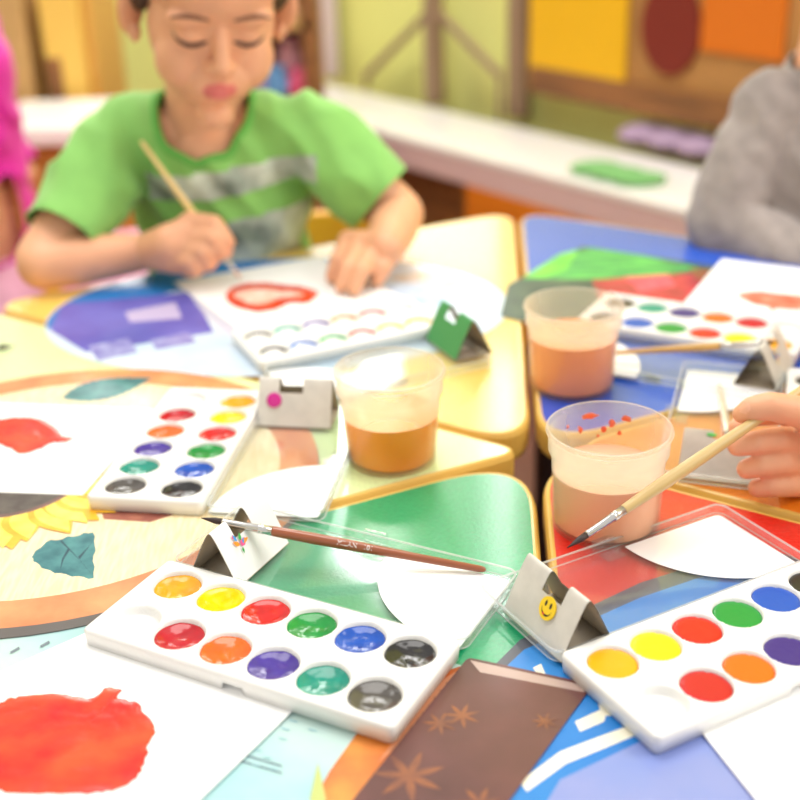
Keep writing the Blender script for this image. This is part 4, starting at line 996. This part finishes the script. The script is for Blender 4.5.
# ---------------- generic simply posed child
def child(label, neck, face_yaw, eye, sR, sL, armR, armL, hip, seat_dir, shirt_mat, hair_m, cutsleeve=None, long=False, hands=True, skirt=None, vox=.0035, cloth_name='sweater', sleeve_r=.040, extra=None, nails=(), pants=None, pitch=18):
    chest = (sR+sL)/2+V((0, 0, -.075)); M = head_matrix(eye, face_yaw, D2(pitch))
    sdn = (sL-sR).normalized(); Rt = Matrix((sdn, V((-sdn.y, sdn.x, 0)), V((0, 0, 1)))).transposed()
    B = Blob(); head_blobs(B, M, neck); B.ell(chest, (.085, .058, .105), Rt); B.cap(chest, .06, hip, .07); B.cap(sR, .032, sL, .032); B.cap(neck, .043, chest, .05)
    for s, arm in ((sR, armR), (sL, armL)):
        el, wr = arm[0], arm[1]; B.chain([(s, .033), (el, .027)]); B.chain([(el, .027), (wr, .019)])
        if len(arm) > 2:
            d = (wr-el).normalized(); up = V((0, 0, 1)); lat = d.cross(up).normalized()
            for k, off in enumerate((-.021, -.007, .007, .021)):
                b_ = wr+d*.055+lat*off; m_ = b_+d*.024+V((0, 0, -.004)); e_ = m_+d*.02+V((0, 0, -.010)); B.chain([(wr, .014), (b_, .0105)]); B.chain([(b_, .0092), (m_, .008), (e_, .0065)])
            B.chain([(wr+d*.01, .013), (wr+d*.03+lat*.034*arm[2], .009), (wr+d*.055+lat*.036*arm[2], .007)])
    fd = V((math.cos(seat_dir), math.sin(seat_dir), 0)); ld = V((-fd.y, fd.x, 0))
    for s in (-1, 1):
        k = hip+fd*.26+ld*s*.07+V((0, 0, .02)); f = V((k.x, k.y, FLOOR+.045)); B.chain([(hip+ld*s*.05, .06), (k, .045)]); B.chain([(k, .043), (f, .028)]); B.cap(f+V((0, 0, -.014)), .026, f+fd*.10+V((0, 0, -.022)), .021)
    if extra: extra(B)
    me = B.mesh('person', vox, 5); paint_faces(me, M, nails)
    o = tag(link('person', me, None, [SKIN, LIP, NAIL]), label, 'person'); face_hair(o, M, me, hair_m, long=long)
    B = Blob(); B.ell(chest, (.106, .074, .118), Rt); B.cap(chest, .084, hip+V((0, 0, .0)), .092); B.cap(sR, .040, sL, .040); B.cap(neck+V((0, 0, -.02)), .052, chest, .06)
    for s, arm in ((sR, armR), (sL, armL)):
        B.chain([(s, .040), (arm[0], sleeve_r)]); B.chain([(arm[0], sleeve_r), (arm[1], .031)])
    ax = (M @ V((0, .02, -.02))-neck).normalized()
    def cut(p): return inneck(p, neck, ax, .05) or any(beyond(p, a[0], a[1], .90) for a in (armR, armL))
    cloth(cloth_name, B, cut, o, [shirt_mat], max(.0045, vox), .0062, seed=neck.x*30)
    B = Blob(); B.ell(hip, (.11, .11, .09))
    for s in (-1, 1):
        k = hip+fd*.26+ld*s*.07+V((0, 0, .02)); B.chain([(hip+ld*s*.05, .076), (k, .062 if skirt else .056)])
        if not skirt: B.chain([(k, .056), (V((k.x, k.y, FLOOR+.09)), .046)])
    if skirt: B.ell(hip+fd*.12+V((0, 0, -.02)), (.16, .16, .09))
    cloth('skirt' if skirt else 'trousers', B, lambda p: p.z < FLOOR+.08, o, [skirt or pants or mat('blue_denim', (70, 86, 120), .85)], .006, .003)
    return o
GREYK = mat('grey_knit', (160, 150, 145), .9, var=.10, vscale=50, sheen=.2)
# child in grey at the right, behind the blue table
yg = 1.275
nk = aty(838, 62, yg+.03)
child('child in a grey long sleeved sweater sitting at the right behind the blue table', nk, D2(-12), nk+V((-.012, -.09, .115)), aty(772, 112, yg+.03), aty(915, 116, yg+.02),
      (aty(720, 226, 1.265), aty(862, 290, 1.17), 1), (aty(965, 230, yg-.06), at(890, 290, .03), -1), V((aty(838, 200, yg+.05).x, yg+.10, -.25)), -PI/2, GREYK, HAIRB, sleeve_r=.034)
chair('wooden chair the child in grey sits on', aty(838, 200, yg+.05).x, yg+.13, 0, YW, -.33, -.12)
# child in magenta at the left edge
ym = 1.85; nk = aty(-48, -8, ym)
child('person in a magenta top and pale pink skirt sitting at the left edge', nk, D2(70), nk+V((.075, -.03, .12)), nk+V((-.02, -.11, -.035)), nk+V((-.02, .11, -.035)),
      (nk+V((-.03, -.125, -.23)), nk+V((.03, -.11, -.29))), (nk+V((-.03, .125, -.22)), nk+V((.03, .11, -.29))), V((nk.x-.03, ym, -.25)), 0, mat('magenta_cotton', (214, 10, 160), .8, sheen=.2), mat('blond_hair', (206, 160, 104), .5), skirt=mat('pink_cotton', (232, 170, 196), .85), long=True, cloth_name='top')
chair('wooden chair the person in magenta sits on', nk.x-.04, ym, -PI/2, YW, -.33, -.08)
# child with the brush, mostly beyond the right edge
Y = .715
def h(px, py, dy=0): return aty(px, py, Y+dy)
wrist = h(872, 446, .03)
NAILS = [(h(744, 408, -.012), 0.0038), (h(752, 440, -.0145), 0.0036)]
def foreground_hand(B):
    B.chain([(wrist, .021), (h(838, 437, .028), 0.0198), (h(812, 427, .02), 0.0162)]); B.chain([(wrist, .02), (h(838, 457, .022), 0.0189), (h(812, 454, .015), 0.0153)]); B.chain([(wrist, .018), (h(838, 480, .018), 0.0153), (h(812, 480, .012), 0.0126)])
    B.cap(h(815, 437, .018), .018, h(812, 472, .014), 0.0135)
    B.chain([(h(832, 427, .0), 0.0140), (h(800, 412, -.006), 0.0103), (h(770, 406, -.009), 0.0092), (h(752, 409, -.008), 0.0081), (h(742, 414, -.006), 0.0063)])      # thumb
    B.chain([(h(812, 422, .024), 0.0108), (h(782, 411, .026), 0.0090), (h(752, 415, .018), 0.0079), (h(738, 428, .008), 0.0065)])  # index
    B.chain([(h(806, 442, .014), 0.0108), (h(778, 440, -.002), 0.0088), (h(757, 442, -.006), 0.0079), (h(738, 446, -.002), 0.0070)])
    B.chain([(h(806, 462, .012), 0.0103), (h(783, 463, -.003), 0.0086), (h(763, 465, -.006), 0.0078), (h(747, 469, -.002), 0.0069)])
    B.chain([(h(806, 483, .010), 0.0095), (h(788, 485, -.002), 0.0081), (h(772, 486, -.005), 0.0075), (h(758, 488, -.002), 0.0067)])
nk = V((.62, .80, .30))
child('child mostly beyond the right edge whose hand holds a pale brush', nk, D2(-90), nk+V((-.09, -.01, .115)), V((.61, .91, .24)), V((.61, .69, .24)),
      (V((.52, .86, .06)), wrist), (V((.55, .62, .08)), V((.45, .60, .03)), 1), V((.70, .80, -.25)), PI, mat('cream_knit', (236, 214, 190), .9), HAIRB, vox=.0018, extra=foreground_hand, nails=NAILS)
chair('wooden chair the child with the pale brush sits on', .73, .80, -PI/2, YW, -.33, -.08)

# ================================================================== LIGHT
w = bpy.data.worlds.new('World'); bpy.context.scene.world = w; w.use_nodes = True
bg = w.node_tree.nodes['Background']; bg.inputs[0].default_value = (1.0, .985, .96, 1); bg.inputs[1].default_value = .85
def area(name, loc, target, sx, sy, power, col=(1, 1, 1)):
    l = bpy.data.lights.new(name, 'AREA'); l.shape = 'RECTANGLE'; l.size = sx; l.size_y = sy; l.energy = power; l.color = col
    o = bpy.data.objects.new(name, l); C.objects.link(o); o.location = loc; o.rotation_euler = (V(target)-V(loc)).to_track_quat('-Z', 'Y').to_euler(); return o
area('right_window_light', (2.0, .6, 1.3), (.1, .9, 0), 1.2, 1.6, 40, (1, .97, .92))
area('background_fill', (-.2, 1.35, 2.0), (.0, 2.0, 0), 1.2, 1.2, 30, (1, .97, .93))  # unseen fill added overhead to brighten the back of the room
sc = bpy.context.scene
sc.view_settings.view_transform = 'Standard'; sc.view_settings.look = 'None'; sc.view_settings.gamma = 1; sc.view_settings.exposure = .08; sc.view_settings.use_curve_mapping = False
